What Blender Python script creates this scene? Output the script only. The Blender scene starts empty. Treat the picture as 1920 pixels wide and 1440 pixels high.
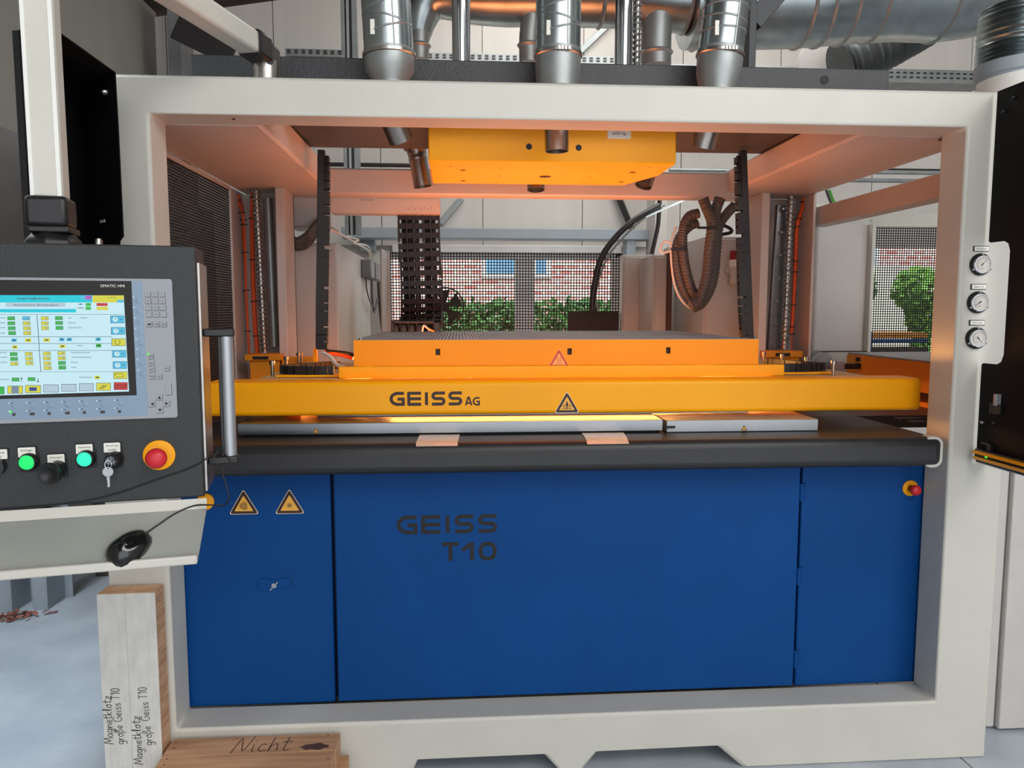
import bpy, bmesh, math, random
from mathutils import Vector, Matrix
random.seed(7)
R = math.radians
S = bpy.context.scene
COL = S.collection
# ------------------------------------------------------------------ camera
F = 1442.0; CX = 960.0; CY = 720.0
CAM = Vector((0, -2.6, 1.666)); YAW = R(4.0); PIT = R(5.5)
cd = bpy.data.cameras.new('camera'); cam = bpy.data.objects.new('camera', cd); COL.objects.link(cam)
cam.location = CAM; cam.rotation_euler = (R(90) - PIT, 0, -YAW)
cd.sensor_fit = 'HORIZONTAL'; cd.sensor_width = 36; cd.lens = 36 * F / 1920; cd.clip_start = 0.05; cd.clip_end = 200
S.camera = cam
# ------------------------------------------------------------------ light
S.view_settings.view_transform = 'Standard'; S.view_settings.look = 'None'
S.view_settings.gamma = 1; S.view_settings.use_curve_mapping = False
S.view_settings.exposure = -0.12
wd = bpy.data.worlds.new('sky'); S.world = wd; wd.use_nodes = True
bg = wd.node_tree.nodes['Background']; bg.inputs[0].default_value = (0.95, 0.97, 1.0, 1); bg.inputs[1].default_value = 2.3
def area(name, loc, target, sx, sy, power, color=(1, 1, 1), spread=180):
    l = bpy.data.lights.new(name, 'AREA'); l.shape = 'RECTANGLE'; l.size = sx; l.size_y = sy; l.energy = power; l.color = color; l.spread = R(spread)
    o = bpy.data.objects.new(name, l); COL.objects.link(o); o.location = loc
    o.rotation_euler = (Vector(target) - Vector(loc)).to_track_quat('-Z', 'Y').to_euler(); return o
area('front_fill', (2.0, -3.7, 5.0), (0.5, 0.2, 0.7), 5.0, 3.0, 350, (1.0, 0.99, 0.96))  # added overhead light for the machine front; the roof has no opening
area('rear_fill', (1.5, 2.9, 4.6), (1.8, 3.6, 0), 5.0, 1.4, 120, (1.0, 0.98, 0.95))  # added light that brightens the rear of the hall
area('heater_glow_down', (0.40, 1.0, 1.385), (0.40, 1.0, 0), 1.5, 1.1, 150, (1.0, 0.36, 0.09))
area('heater_glow_up', (0.40, 1.0, 1.553), (0.40, 1.0, 5), 1.5, 1.1, 24, (1.0, 0.29, 0.10), 135)
area('left_floor_fill', (-2.7, 0.3, 2.9), (-1.9, 0.9, 0), 2.0, 1.2, 80, (0.86, 0.93, 1.0), 110)  # added cool light to lift the left floor; no window stands here
sd = bpy.data.lights.new('yard_fill_sun', 'SUN'); sd.energy = 6.0; sd.angle = R(25); sd.color = (1, .97, .92); so = bpy.data.objects.new('yard_fill_sun', sd); COL.objects.link(so); so.rotation_euler = (R(30), 0, R(8))  # added sun, angled to brighten only the house and yard outside
area('heater_glow_front', (0.40, 1.42, 1.335), (0.40, 0, 1.275), 1.5, 0.10, 40, (1.0, 0.42, 0.10))
# ------------------------------------------------------------------ camera-ray measuring
def ray(px, py):
    u = (px - CX) / F; v = (CY - py) / F
    fy = math.cos(PIT) + v * math.sin(PIT); fz = -math.sin(PIT) + v * math.cos(PIT)
    return Vector((u * math.cos(YAW) + fy * math.sin(YAW), -u * math.sin(YAW) + fy * math.cos(YAW), fz))
def W(px, py, Y): d = ray(px, py); return CAM + d * ((Y - CAM.y) / d.y)
def WZ(px, py, Z): d = ray(px, py); return CAM + d * ((Z - CAM.z) / d.z)
def WX(px, py, X): d = ray(px, py); return CAM + d * ((X - CAM.x) / d.x)
def WT(px, py, t): return CAM + ray(px, py) * t
# ------------------------------------------------------------------ materials
def lin(c):
    c /= 255.0
    return c / 12.92 if c <= 0.04045 else ((c + 0.055) / 1.055) ** 2.4
def rgb(r, g, b): return (lin(r), lin(g), lin(b), 1)
MATS = {}
def mat(name, c, rough=0.5, metal=0.0, var=0.06, nscale=6.0, bump=0.0, bscale=300.0, stretch=(1, 1, 1), c2=None, emit=0, coat=0.0, alpha=None, spec=None):
    m = bpy.data.materials.new(name); m.use_nodes = True; nt = m.node_tree; b = nt.nodes['Principled BSDF']
    base = rgb(*c); b.inputs['Roughness'].default_value = rough; b.inputs['Metallic'].default_value = metal
    tc = nt.nodes.new('ShaderNodeTexCoord'); mp = nt.nodes.new('ShaderNodeMapping'); mp.inputs['Scale'].default_value = stretch
    nt.links.new(tc.outputs['Object'], mp.inputs[0])
    n = nt.nodes.new('ShaderNodeTexNoise'); n.inputs['Scale'].default_value = nscale; n.inputs['Detail'].default_value = 6
    nt.links.new(mp.outputs[0], n.inputs[0])
    cr = nt.nodes.new('ShaderNodeValToRGB'); e = cr.color_ramp.elements
    e[0].position = 0.3; e[1].position = 0.7
    k2 = rgb(*c2) if c2 else tuple(min(1, v * (1 + var)) for v in base[:3]) + (1,)
    k1 = base if c2 else tuple(v * (1 - var) for v in base[:3]) + (1,)
    e[0].color = k1; e[1].color = k2
    nt.links.new(n.outputs['Fac'], cr.inputs[0]); nt.links.new(cr.outputs[0], b.inputs['Base Color'])
    if bump:
        n2 = nt.nodes.new('ShaderNodeTexNoise'); n2.inputs['Scale'].default_value = bscale; n2.inputs['Detail'].default_value = 2
        nt.links.new(mp.outputs[0], n2.inputs[0]); bp = nt.nodes.new('ShaderNodeBump'); bp.inputs['Strength'].default_value = bump; bp.inputs['Distance'].default_value = 0.002
        nt.links.new(n2.outputs['Fac'], bp.inputs['Height']); nt.links.new(bp.outputs[0], b.inputs['Normal'])
    if emit:
        b.inputs['Emission Color'].default_value = base; b.inputs['Emission Strength'].default_value = emit
    if coat: b.inputs['Coat Weight'].default_value = coat
    if spec is not None: b.inputs['Specular IOR Level'].default_value = spec
    if alpha is not None: b.inputs['Transmission Weight'].default_value = alpha
    MATS[name] = m; return m
mat('frame', (206, 203, 193), 0.38, bump=0.12, bscale=220, var=0.03)
mat('frame_inner', (200, 188, 180), 0.42, bump=0.1, bscale=220, var=0.03)
mat('blue', (0, 66, 130), 0.55, spec=.18, bump=0.08, bscale=250, var=0.08, nscale=2)
mat('blue_dark', (0, 30, 70), 0.5)
mat('black', (10, 10, 11), 0.7, bump=0.05, spec=.2)
mat('black_satin', (24, 24, 26), 0.42)
mat('worktop', (38, 38, 40), 0.42, bump=0.35, bscale=260, var=0.1)
mat('bed', (58, 52, 50), 0.35, var=0.25, nscale=9, bump=0.1)
mat('darkbox', (56, 58, 61), 0.5, bump=1.0, bscale=90, var=0.08)
mat('panel_dark', (42, 45, 47), 0.5, bump=0.6, bscale=330, var=0.06)
mat('heater_orange', (255, 150, 0), 0.45, bump=.1, bscale=200, var=.02, spec=.25)  # heater box tone, more orange than the yellow step
mat('yellow', (255, 170, 0), 0.42, spec=.3, bump=0.1, bscale=200, var=0.03)
mat('yellow_dark', (222, 140, 8), 0.5, var=0.05)
mat('dusty', (188, 160, 116), 0.6, var=0.15, nscale=20)
mat('alu', (150, 153, 158), 0.32, 1.0, var=0.08, nscale=3, stretch=(0.4, 8, 8))
mat('alu_matt', (172, 176, 180), 0.45, 0.7, var=0.05, nscale=3)
mat('galv', (176, 184, 186), 0.28, 1.0, var=0.22, nscale=9, c2=(150, 160, 162))
mat('galv_dull', (150, 155, 155), 0.45, 0.7, var=0.15, nscale=7)
mat('flex', (84, 90, 90), .4, .6)
mat('chrome', (205, 208, 214), 0.12, 1.0, var=0.02)
mat('steel', (170, 165, 160), 0.3, 1.0, var=0.1, nscale=30)
mat('greybox', (196, 192, 188), 0.45, var=0.04, bump=0.05)
mat('grey_steel', (156, 166, 174), 0.5, var=0.04)
mat('grey_mid', (120, 122, 124), 0.5)
mat('wall', (204, 199, 192), 0.6, var=0.04, nscale=1.5, bump=0.15, bscale=30, stretch=(4, 4, 0.05))
mat('wall_dim', (150, 148, 140), 0.7, var=0.04, nscale=1.5, bump=0.15, bscale=30, stretch=(1, 4, 0.05))  # darker copy of wall; the dim light is put into its colour
mat('roof', (70, 64, 60), 0.8)
mat('floor', (168, 178, 190), 0.35, var=0.2, nscale=3.5, c2=(198, 206, 214), bump=0.2, bscale=25)
mat('plastic_grey', (150, 154, 160), 0.45, var=0.02)
mat('plastic_blue', (128, 150, 172), 0.45, var=0.02)
mat('tray', (170, 172, 166), 0.35, 0.3, var=.1, nscale=5)
mat('tray_light', (214, 211, 202), .4)
mat('white', (236, 236, 230), 0.5, var=0.02)
mat('label', (232, 230, 220), 0.5, var=0.02)
mat('ink', (16, 14, 16), 0.6, var=0.02)
mat('ink_brown', (48, 20, 14), 0.5, var=0.02)
mat('ink_red', (205, 60, 30), 0.5, var=0.02)
mat('amber', (240, 176, 66), 0.45, var=0.02)
mat('amber_pink', (250, 168, 90), 0.45, var=0.02)
mat('cream', (240, 214, 180), 0.45, var=0.02)
mat('red', (205, 34, 48), 0.4, var=0.03)
mat('red_lamp', (140, 10, 18), 0.25, var=0.03)
mat('rubber', (20, 20, 21), 0.45)
mat('chain', (26, 24, 25), 0.5, var=0.1)
mat('hose', (84, 80, 78), 0.5, var=0.1)
mat('hose_dark', (44, 42, 42), 0.4)
mat('cable_orange', (240, 84, 20), 0.45)
mat('cable_white', (222, 216, 208), 0.45)
mat('cable_green', (70, 170, 60), 0.45)
mat('mesh_black', (22, 21, 21), 0.45)
mat('mesh_brown', (40, 30, 28), 0.5)
mat('foil', (232, 214, 190), 0.3, 0.2, var=0.08, nscale=12)
mat('wood', (206, 160, 120), 0.65, var=0.3, nscale=4, c2=(172, 126, 90), stretch=(1, 9, 9), bump=0.4, bscale=18)
mat('wood_edge', (224, 182, 144), 0.7, var=0.2, nscale=12, c2=(184, 136, 98), stretch=(1, 1, 6))
mat('whitewash', (222, 219, 212), 0.6, var=0.1, nscale=10, stretch=(3, 3, 1), c2=(202, 199, 193), bump=0.2, bscale=40)
mat('stain', (86, 60, 50), 0.7, var=0.2)
mat('hedge', (74, 128, 58), 0.6, var=0.3, nscale=3, c2=(40, 92, 40))
mat('leaf_light', (120, 176, 66), 0.6, var=0.3, nscale=5)
mat('leaf_dry', (150, 92, 74), 0.7, var=0.3, nscale=15)
mat('paving', (206, 200, 190), 0.8, var=0.1)
mat('window_frame', (232, 232, 232), 0.4)
mat('house_glass', (120, 170, 215), 0.15, var=0.1, nscale=3)
mat('mouse', (16, 16, 18), 0.18, coat=0.4)
mat('heater', (255, 110, 30), 0.5, emit=3.0)
mat('dial', (206, 200, 192), 0.4, var=0.01)
def glow(name, c, s):
    m = mat(name, c, 0.4, emit=s, var=0.0, spec=.2)
    for e in [n for n in m.node_tree.nodes if n.type == 'VALTORGB'][0].color_ramp.elements: e.color = (.02, .02, .02, 1)
    return m
glow('s_white', (206, 244, 255), 0.95); glow('s_cyan', (0, 226, 245), 0.8); glow('s_yellow', (240, 236, 70), 0.8)
glow('s_green', (60, 215, 80), 0.7); glow('s_red', (230, 60, 60), 0.75); glow('s_purple', (205, 110, 220), 0.75)
glow('s_blue', (90, 210, 250), 0.8); glow('s_pale', (205, 232, 250), 0.75); glow('s_grey', (150, 175, 200), 0.6); glow('s_line', (70, 96, 120), 0.3); glow('s_navy', (70, 100, 200), 0.5)
glow('lamp_green', (10, 235, 110), 1.3); glow('lamp_teal', (40, 245, 190), 1.3); glow('led_green', (60, 255, 60), 2.0); glow('led_white', (235, 245, 255), 0.9)
gm = mat('glass', (235, 245, 245), 0.02, alpha=1.0, var=0.0); gm.node_tree.nodes['Principled BSDF'].inputs['IOR'].default_value = 1.05
gm2 = mat('gauge_glass', (240, 240, 240), 0.03, alpha=1.0, var=0.0)
def brick_mat():
    m = bpy.data.materials.new('brickwork'); m.use_nodes = True; nt = m.node_tree; b = nt.nodes['Principled BSDF']; b.inputs['Roughness'].default_value = 0.8
    tc = nt.nodes.new('ShaderNodeTexCoord'); mp = nt.nodes.new('ShaderNodeMapping'); mp.inputs['Rotation'].default_value = (R(90), 0, 0)
    br = nt.nodes.new('ShaderNodeTexBrick'); br.inputs['Scale'].default_value = 1.0; br.inputs['Brick Width'].default_value = 0.24; br.inputs['Row Height'].default_value = 0.085; br.inputs['Mortar Size'].default_value = 0.014
    br.inputs['Color1'].default_value = rgb(216, 128, 124); br.inputs['Color2'].default_value = rgb(236, 190, 184); br.inputs['Mortar'].default_value = rgb(244, 242, 238)
    nt.links.new(tc.outputs['Object'], mp.inputs[0]); nt.links.new(mp.outputs[0], br.inputs[0]); nt.links.new(br.outputs[0], b.inputs['Base Color']); MATS['brickwork'] = m
brick_mat()
# ------------------------------------------------------------------ object helpers
WM = {}
def props(o, label=None, cat=None, group=None, kind=None):
    if label: o['label'] = label
    if cat: o['category'] = cat
    if group: o['group'] = group
    if kind: o['kind'] = kind
def thing(name, label, cat, loc, group=None, rotz=0.0):
    o = bpy.data.objects.new(name, None); COL.objects.link(o); o.location = loc; o.rotation_euler = (0, 0, rotz); o.empty_display_size = 0.05
    WM[o.name] = Matrix.Translation(Vector(loc)) @ Matrix.Rotation(rotz, 4, 'Z'); props(o, label, cat, group); return o
def FM(o, x, y):
    x = Vector(x).normalized(); y = Vector(y).normalized(); z = x.cross(y).normalized(); y = z.cross(x)
    return Matrix(((x.x, y.x, z.x, o[0]), (x.y, y.y, z.y, o[1]), (x.z, y.z, z.z, o[2]), (0, 0, 0, 1)))
X = Vector((1, 0, 0)); Yv = Vector((0, 1, 0)); Z = Vector((0, 0, 1))
def FRONT(px, py, Y): return FM(W(px, py, Y), X, Z)      # local z faces the camera side (-Y)
def smooth_path(P, n=6):
    P = [Vector(p) for p in P]; out = []
    for i in range(len(P) - 1):
        p0 = P[max(i - 1, 0)]; p1 = P[i]; p2 = P[i + 1]; p3 = P[min(i + 2, len(P) - 1)]
        for k in range(n):
            t = k / n
            out.append(0.5 * ((2 * p1) + (p2 - p0) * t + (2 * p0 - 5 * p1 + 4 * p2 - p3) * t * t + (3 * p1 - p0 - 3 * p2 + p3) * t ** 3))
    out.append(P[-1]); return out
class MB:
    def __init__(s, M=None): s.bm = bmesh.new(); s.M = M or Matrix.Identity(4); s.mi = 0
    def v(s, p): return s.bm.verts.new(s.M @ Vector(p))
    def f(s, vs):
        try: f = s.bm.faces.new(vs); f.material_index = s.mi; return f
        except ValueError: return None
    def box(s, x0, x1, y0, y1, z0, z1):
        c = [s.v((x, y, z)) for z in (z0, z1) for y in (y0, y1) for x in (x0, x1)]
        for q in ((0, 2, 3, 1), (4, 5, 7, 6), (0, 1, 5, 4), (2, 6, 7, 3), (0, 4, 6, 2), (1, 3, 7, 5)): s.f([c[i] for i in q])
        return s
    def hexa(s, P):   # 8 points: bottom 4 (ccw), top 4
        c = [s.v(p) for p in P]
        for q in ((3, 2, 1, 0), (4, 5, 6, 7), (0, 1, 5, 4), (1, 2, 6, 5), (2, 3, 7, 6), (3, 0, 4, 7)): s.f([c[i] for i in q])
        return s
    def beam(s, p0, p1, w, h, up=Z):   # rectangular bar from p0 to p1
        p0 = Vector(p0); p1 = Vector(p1); d = (p1 - p0).normalized(); r = d.cross(up).normalized(); u = r.cross(d)
        c = []
        for p in (p0, p1):
            for a, b in ((-1, -1), (1, -1), (1, 1), (-1, 1)): c.append(s.v(p + r * a * w / 2 + u * b * h / 2))
        for q in ((0, 1, 2, 3), (7, 6, 5, 4), (0, 4, 5, 1), (1, 5, 6, 2), (2, 6, 7, 3), (3, 7, 4, 0)): s.f([c[i] for i in q])
        return s
    def poly(s, pts, z=0.0, th=0.0):     # flat polygon in the local xy plane, optionally thick (towards -z)
        a = [s.v((p[0], p[1], z)) for p in pts]; s.f(a)
        if th:
            b = [s.v((p[0], p[1], z - th)) for p in pts]; s.f(b[::-1]); n = len(a)
            for i in range(n): s.f([a[i], b[i], b[(i + 1) % n], a[(i + 1) % n]])
        return s
    def rect(s, x0, y0, x1, y1, z=0.0): return s.poly([(x0, y0), (x1, y0), (x1, y1), (x0, y1)], z)
    def holed(s, loops, th):             # polygon with holes in local xy, extruded along -z
        tmp = bmesh.new(); es = []
        for L in loops:
            vs = [tmp.verts.new((p[0], p[1], 0)) for p in L]
            for i in range(len(vs)): es.append(tmp.edges.new((vs[i], vs[(i + 1) % len(vs)])))
        bmesh.ops.triangle_fill(tmp, use_beauty=True, edges=es, normal=(0, 0, 1))
        r = bmesh.ops.extrude_face_region(tmp, geom=tmp.faces[:])
        for g in r['geom']:
            if isinstance(g, bmesh.types.BMVert): g.co.z -= th
        bmesh.ops.recalc_face_normals(tmp, faces=tmp.faces[:])
        mp = {w: s.v(w.co) for w in tmp.verts}
        for fc in tmp.faces: s.f([mp[w] for w in fc.verts])
        tmp.free(); return s
    def tube(s, P, r, seg=10, rf=None, caps=True):
        P = [Vector(p) for p in P]; n = len(P); rings = []; nrm = None
        for i, p in enumerate(P):
            d = (P[min(i + 1, n - 1)] - P[max(i - 1, 0)]).normalized()
            if nrm is None: nrm = d.orthogonal().normalized()
            else: nrm = (nrm - d * nrm.dot(d)).normalized()
            b = d.cross(nrm); rr = r if rf is None else rf(i, n)
            rings.append([s.v(p + (nrm * math.cos(2 * math.pi * k / seg) + b * math.sin(2 * math.pi * k / seg)) * rr) for k in range(seg)])
        for i in range(n - 1):
            for k in range(seg): s.f([rings[i][k], rings[i][(k + 1) % seg], rings[i + 1][(k + 1) % seg], rings[i + 1][k]])
        if caps: s.f(rings[0][::-1]); s.f(rings[-1])
        return s
    def lathe(s, p0, p1, prof, seg=24, caps=True):     # prof: (t along p0->p1 in 0..1, radius)
        p0 = Vector(p0); d = Vector(p1) - p0; dn = d.normalized(); a = dn.orthogonal().normalized(); b = dn.cross(a); rings = []
        for t, r in prof:
            rings.append([s.v(p0 + d * t + (a * math.cos(2 * math.pi * k / seg) + b * math.sin(2 * math.pi * k / seg)) * r) for k in range(seg)])
        for i in range(len(rings) - 1):
            for k in range(seg): s.f([rings[i][k], rings[i][(k + 1) % seg], rings[i + 1][(k + 1) % seg], rings[i + 1][k]])
        if caps: s.f(rings[0][::-1]); s.f(rings[-1])
        return s
    def cyl(s, p0, p1, r, seg=16): return s.lathe(p0, p1, [(0, r), (1, r)], seg)
    def grid(s, x0, x1, y0, y1, pitch, bar, th):       # perforated sheet as crossing bars in local xy
        n = int((x1 - x0) / pitch); m = int((y1 - y0) / pitch)
        for i in range(n + 1): x = x0 + i * pitch; s.box(x - bar / 2, x + bar / 2, y0, y1, -th / 2, th / 2)
        for j in range(m + 1): y = y0 + j * pitch; s.box(x0, x1, y - bar / 2, y + bar / 2, -th / 2, th / 2)
        return s
    def stroke(s, pts, w, z=0.0, closed=False):        # flat ribbon
        P = [Vector((p[0], p[1])) for p in pts]; n = len(P); L = []; Rr = []
        for i in range(n):
            if closed: a = P[i - 1]; b = P[(i + 1) % n]
            else: a = P[max(i - 1, 0)]; b = P[min(i + 1, n - 1)]
            d1 = (P[i] - a); d2 = (b - P[i])
            if d1.length < 1e-9: d1 = d2
            if d2.length < 1e-9: d2 = d1
            d1.normalize(); d2.normalize(); t = (d1 + d2)
            t = d1 if t.length < 1e-6 else t.normalized()
            nn = Vector((-t.y, t.x)); k = max(0.45, abs(nn.dot(Vector((-d1.y, d1.x)))))
            L.append(s.v((P[i].x + nn.x * w / 2 / k, P[i].y + nn.y * w / 2 / k, z))); Rr.append(s.v((P[i].x - nn.x * w / 2 / k, P[i].y - nn.y * w / 2 / k, z)))
        for i in range(n if closed else n - 1):
            j = (i + 1) % n; s.f([Rr[i], Rr[j], L[j], L[i]])
        return s
    def text(s, txt, cx, cy, w=None, h=None, z=0.0):
        vs, fs = glyphs(txt); x0 = min(p[0] for p in vs); x1 = max(p[0] for p in vs); y0 = min(p[1] for p in vs); y1 = max(p[1] for p in vs)
        sx = w / (x1 - x0) if w else h / (y1 - y0); sy = h / (y1 - y0) if h else sx
        q = [s.v((cx + (p[0] - (x0 + x1) / 2) * sx, cy + (p[1] - (y0 + y1) / 2) * sy, z)) for p in vs]
        for fc in fs: s.f([q[i] for i in fc])
        return s
    def build(s, name, mats, parent=None, label=None, cat=None, group=None, kind=None, bev=0.0, seg=2, smooth=35, recalc=True):
        if recalc: bmesh.ops.recalc_face_normals(s.bm, faces=s.bm.faces[:])
        vs = s.bm.verts; lo = Vector([min(v.co[i] for v in vs) for i in range(3)]); hi = Vector([max(v.co[i] for v in vs) for i in range(3)])
        o0 = (lo + hi) / 2
        if parent is None: o0.z = lo.z; loc = o0.copy(); rot = Matrix.Identity(4)
        else: pm = WM[parent.name]; loc = pm.inverted() @ o0; rot = pm.to_3x3().inverted().to_4x4()
        T = rot @ Matrix.Translation(-o0); s.bm.transform(T)
        me = bpy.data.meshes.new(name); s.bm.to_mesh(me); s.bm.free()
        for k in (mats if isinstance(mats, (list, tuple)) else [mats]): me.materials.append(MATS[k])
        if smooth:
            me.shade_smooth(); me.set_sharp_from_angle(angle=R(smooth))
        o = bpy.data.objects.new(name, me); COL.objects.link(o); o.location = loc
        if parent is not None: o.parent = parent; WM[o.name] = WM[parent.name] @ Matrix.Translation(loc)
        else: WM[o.name] = Matrix.Translation(loc)
        if bev:
            b = o.modifiers.new('bevel', 'BEVEL'); b.width = bev; b.segments = seg; b.limit_method = 'ANGLE'; b.angle_limit = R(40)
        props(o, label, cat, group, kind); return o
_G = {}
def glyphs(txt):
    if txt not in _G:
        c = bpy.data.curves.new('t', 'FONT'); c.body = txt; c.size = 1; c.resolution_u = 2; o = bpy.data.objects.new('t', c); COL.objects.link(o)
        dg = bpy.context.evaluated_depsgraph_get(); me = o.evaluated_get(dg).to_mesh()
        _G[txt] = ([tuple(v.co[:2]) for v in me.vertices], [tuple(p.vertices) for p in me.polygons])
        o.evaluated_get(dg).to_mesh_clear(); bpy.data.objects.remove(o); bpy.data.curves.remove(c)
    return _G[txt]
def bx(px0, py0, px1, py1, Y, dep):
    ym = (py0 + py1) / 2; xm = (px0 + px1) / 2
    return (W(px0, ym, Y).x, W(px1, ym, Y).x, Y, Y + dep, W(xm, py1, Y).z, W(xm, py0, Y).z)
def place_mesh(me, name, M, parent):
    o = bpy.data.objects.new(name, me); COL.objects.link(o); o.parent = parent; o.matrix_local = WM[parent.name].inverted() @ M; return o
def local_mesh(mb, mats, smooth=35):
    bmesh.ops.recalc_face_normals(mb.bm, faces=mb.bm.faces[:]); me = bpy.data.meshes.new('piece'); mb.bm.to_mesh(me); mb.bm.free()
    for k in (mats if isinstance(mats, (list, tuple)) else [mats]): me.materials.append(MATS[k])
    if smooth: me.shade_smooth(); me.set_sharp_from_angle(angle=R(smooth))
    return me
def rrect(x0, y0, x1, y1, r, n=5):
    out = []
    for cx, cy, a in ((x1 - r, y1 - r, 0), (x0 + r, y1 - r, 90), (x0 + r, y0 + r, 180), (x1 - r, y0 + r, 270)):
        for k in range(n + 1): t = R(a + 90 * k / n); out.append((cx + r * math.cos(t), cy + r * math.sin(t)))
    return out
def circ(cx, cy, r, n=20): return [(cx + r * math.cos(2 * math.pi * k / n), cy + r * math.sin(2 * math.pi * k / n)) for k in range(n)]
def arc(cx, cy, r, a0, a1, n=8): return [(cx + r * math.cos(R(a0 + (a1 - a0) * k / n)), cy + r * math.sin(R(a0 + (a1 - a0) * k / n))) for k in range(n + 1)]
# ------------------------------------------------------------------ lettering
BLOCK = {
 'G': [[(1, .93), (.42, .93)] + arc(.42, .5, .40, 100, 260, 8) + [(.42, .07), (.93, .07), (.93, .48), (.5, .48)]],
 'E': [[(0.07, 1), (0.07, 0)], [(0, .93), (1, .93)], [(0, .5), (1, .5)], [(0, .07), (1, .07)]],
 'I': [[(.5, 1), (.5, 0)]],
 'S': [[(1, .93), (.3, .93)] + arc(.3, .715, .215, 90, 270, 6) + [(.7, .5)] + arc(.7, .285, .215, 90, -90, 6) + [(0, .07)]],
 'T': [[(0, .93), (1, .93)], [(.5, .93), (.5, 0)]],
 '1': [[(0.1, .55), (.62, .93)], [(.68, 1), (.68, 0)]],
 '0': [[(.5, .93), (.22, .86), (.08, .65), (.08, .35), (.22, .14), (.5, .07), (.78, .14), (.92, .35), (.92, .65), (.78, .86), (.5, .93)]],
 'A': [[(.02, 0), (.42, 1), (.58, 1), (.98, 0)], [(.2, .3), (.8, .3)]]}
def block_text(parent, m, M, txt, x0, y0, w, h, lw, z=0.0):
    ws = {'I': 0.25}; tot = sum(ws.get(c, 1.0) for c in txt) + 0.28 * (len(txt) - 1); u = w / tot; x = x0
    for c in txt:
        cw = ws.get(c, 1.0)
        mb = MB(M)
        for si, st in enumerate(BLOCK[c]): mb.stroke([(x + p[0] * u * cw, y0 + p[1] * h) for p in st], lw, z + si * .0002)
        mb.build('letter', m, parent, smooth=0); x += u * (cw + 0.28)
HAND = {
 'M': (1.0, [[(0, -.05), (.25, 1), (.5, .25), (.85, 1), (.95, 0)]]), 'a': (.6, [[(.5, .45), (.2, .5), (.05, .2), (.2, 0), (.45, .15), (.5, .45), (.5, .1), (.65, 0)]]),
 'g': (.6, [[(.5, .45), (.2, .5), (.05, .25), (.2, .02), (.45, .15), (.52, .5), (.45, -.3), (.2, -.42), (.05, -.28)]]),
 'n': (.6, [[(.05, .48), (.08, 0), (.15, .35), (.35, .5), (.48, .35), (.5, 0)]]), 'e': (.55, [[(.05, .22), (.45, .28), (.35, .5), (.1, .42), (.05, .12), (.25, 0), (.5, .1)]]),
 't': (.5, [[(.3, .95), (.2, .1), (.35, 0), (.5, .08)], [(.0, .6), (.55, .65)]]), 'k': (.6, [[(.1, 1), (.05, 0)], [(.5, .5), (.1, .22), (.5, 0)]]),
 'l': (.35, [[(.1, .1), (.25, .9), (.12, .95), (.08, .1), (.3, 0)]]), 'o': (.6, [[(.3, .5), (.08, .35), (.12, .05), (.4, 0), (.52, .3), (.3, .5), (.6, .45)]]),
 'z': (.6, [[(.05, .5), (.5, .5), (.05, 0), (.55, .02)], [(.15, .25), (.45, .27)]]), 'r': (.45, [[(.08, .5), (.1, 0), (.15, .35), (.42, .5)]]),
 'ß': (.6, [[(.02, -.35), (.12, .8), (.35, .95), (.48, .75), (.25, .52), (.5, .3), (.35, .02), (.15, .05)]]),
 'G': (.85, [[(.75, .85), (.45, 1), (.1, .7), (.08, .25), (.35, 0), (.7, .15), (.75, .45), (.45, .45)]]), 'i': (.3, [[(.12, .5), (.12, .05), (.25, 0)], [(.14, .72), (.17, .76)]]),
 's': (.5, [[(.45, .48), (.15, .45), (.12, .3), (.4, .2), (.35, .02), (.05, .02)]]), 'T': (.75, [[(0, .95), (.75, 1)], [(.4, .98), (.3, 0)]]),
 '1': (.35, [[(.0, .7), (.25, 1), (.2, 0)]]), '0': (.6, [[(.3, 1), (.08, .7), (.1, .2), (.3, 0), (.52, .3), (.5, .8), (.3, 1)]]),
 'N': (.9, [[(0, -.1), (.3, .95), (.6, .05), (.95, 1.1)]]), 'c': (.5, [[(.45, .42), (.25, .5), (.06, .25), (.2, 0), (.48, .1)]]), 'h': (.6, [[(.18, 1), (.05, 0), (.15, .35), (.4, .5), (.48, .3), (.5, 0)]]),
 ' ': (.4, []), '.': (.2, [[(.08, .0), (.12, .03)]])}
def hand_text(mb, txt, x0, y0, w, h, lw, z=0.0):
    tot = sum(HAND[c][0] + .08 for c in txt); u = w / tot; x = x0
    for c in txt:
        cw, sts = HAND[c]
        for st in sts:
            pts = smooth_path([(p[0], p[1], 0) for p in st], 4) if len(st) > 2 else [Vector((p[0], p[1], 0)) for p in st]
            mb.stroke([(x + p[0] * u, y0 + p[1] * h) for p in pts], lw, z)
        x += u * (cw + .08)
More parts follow.
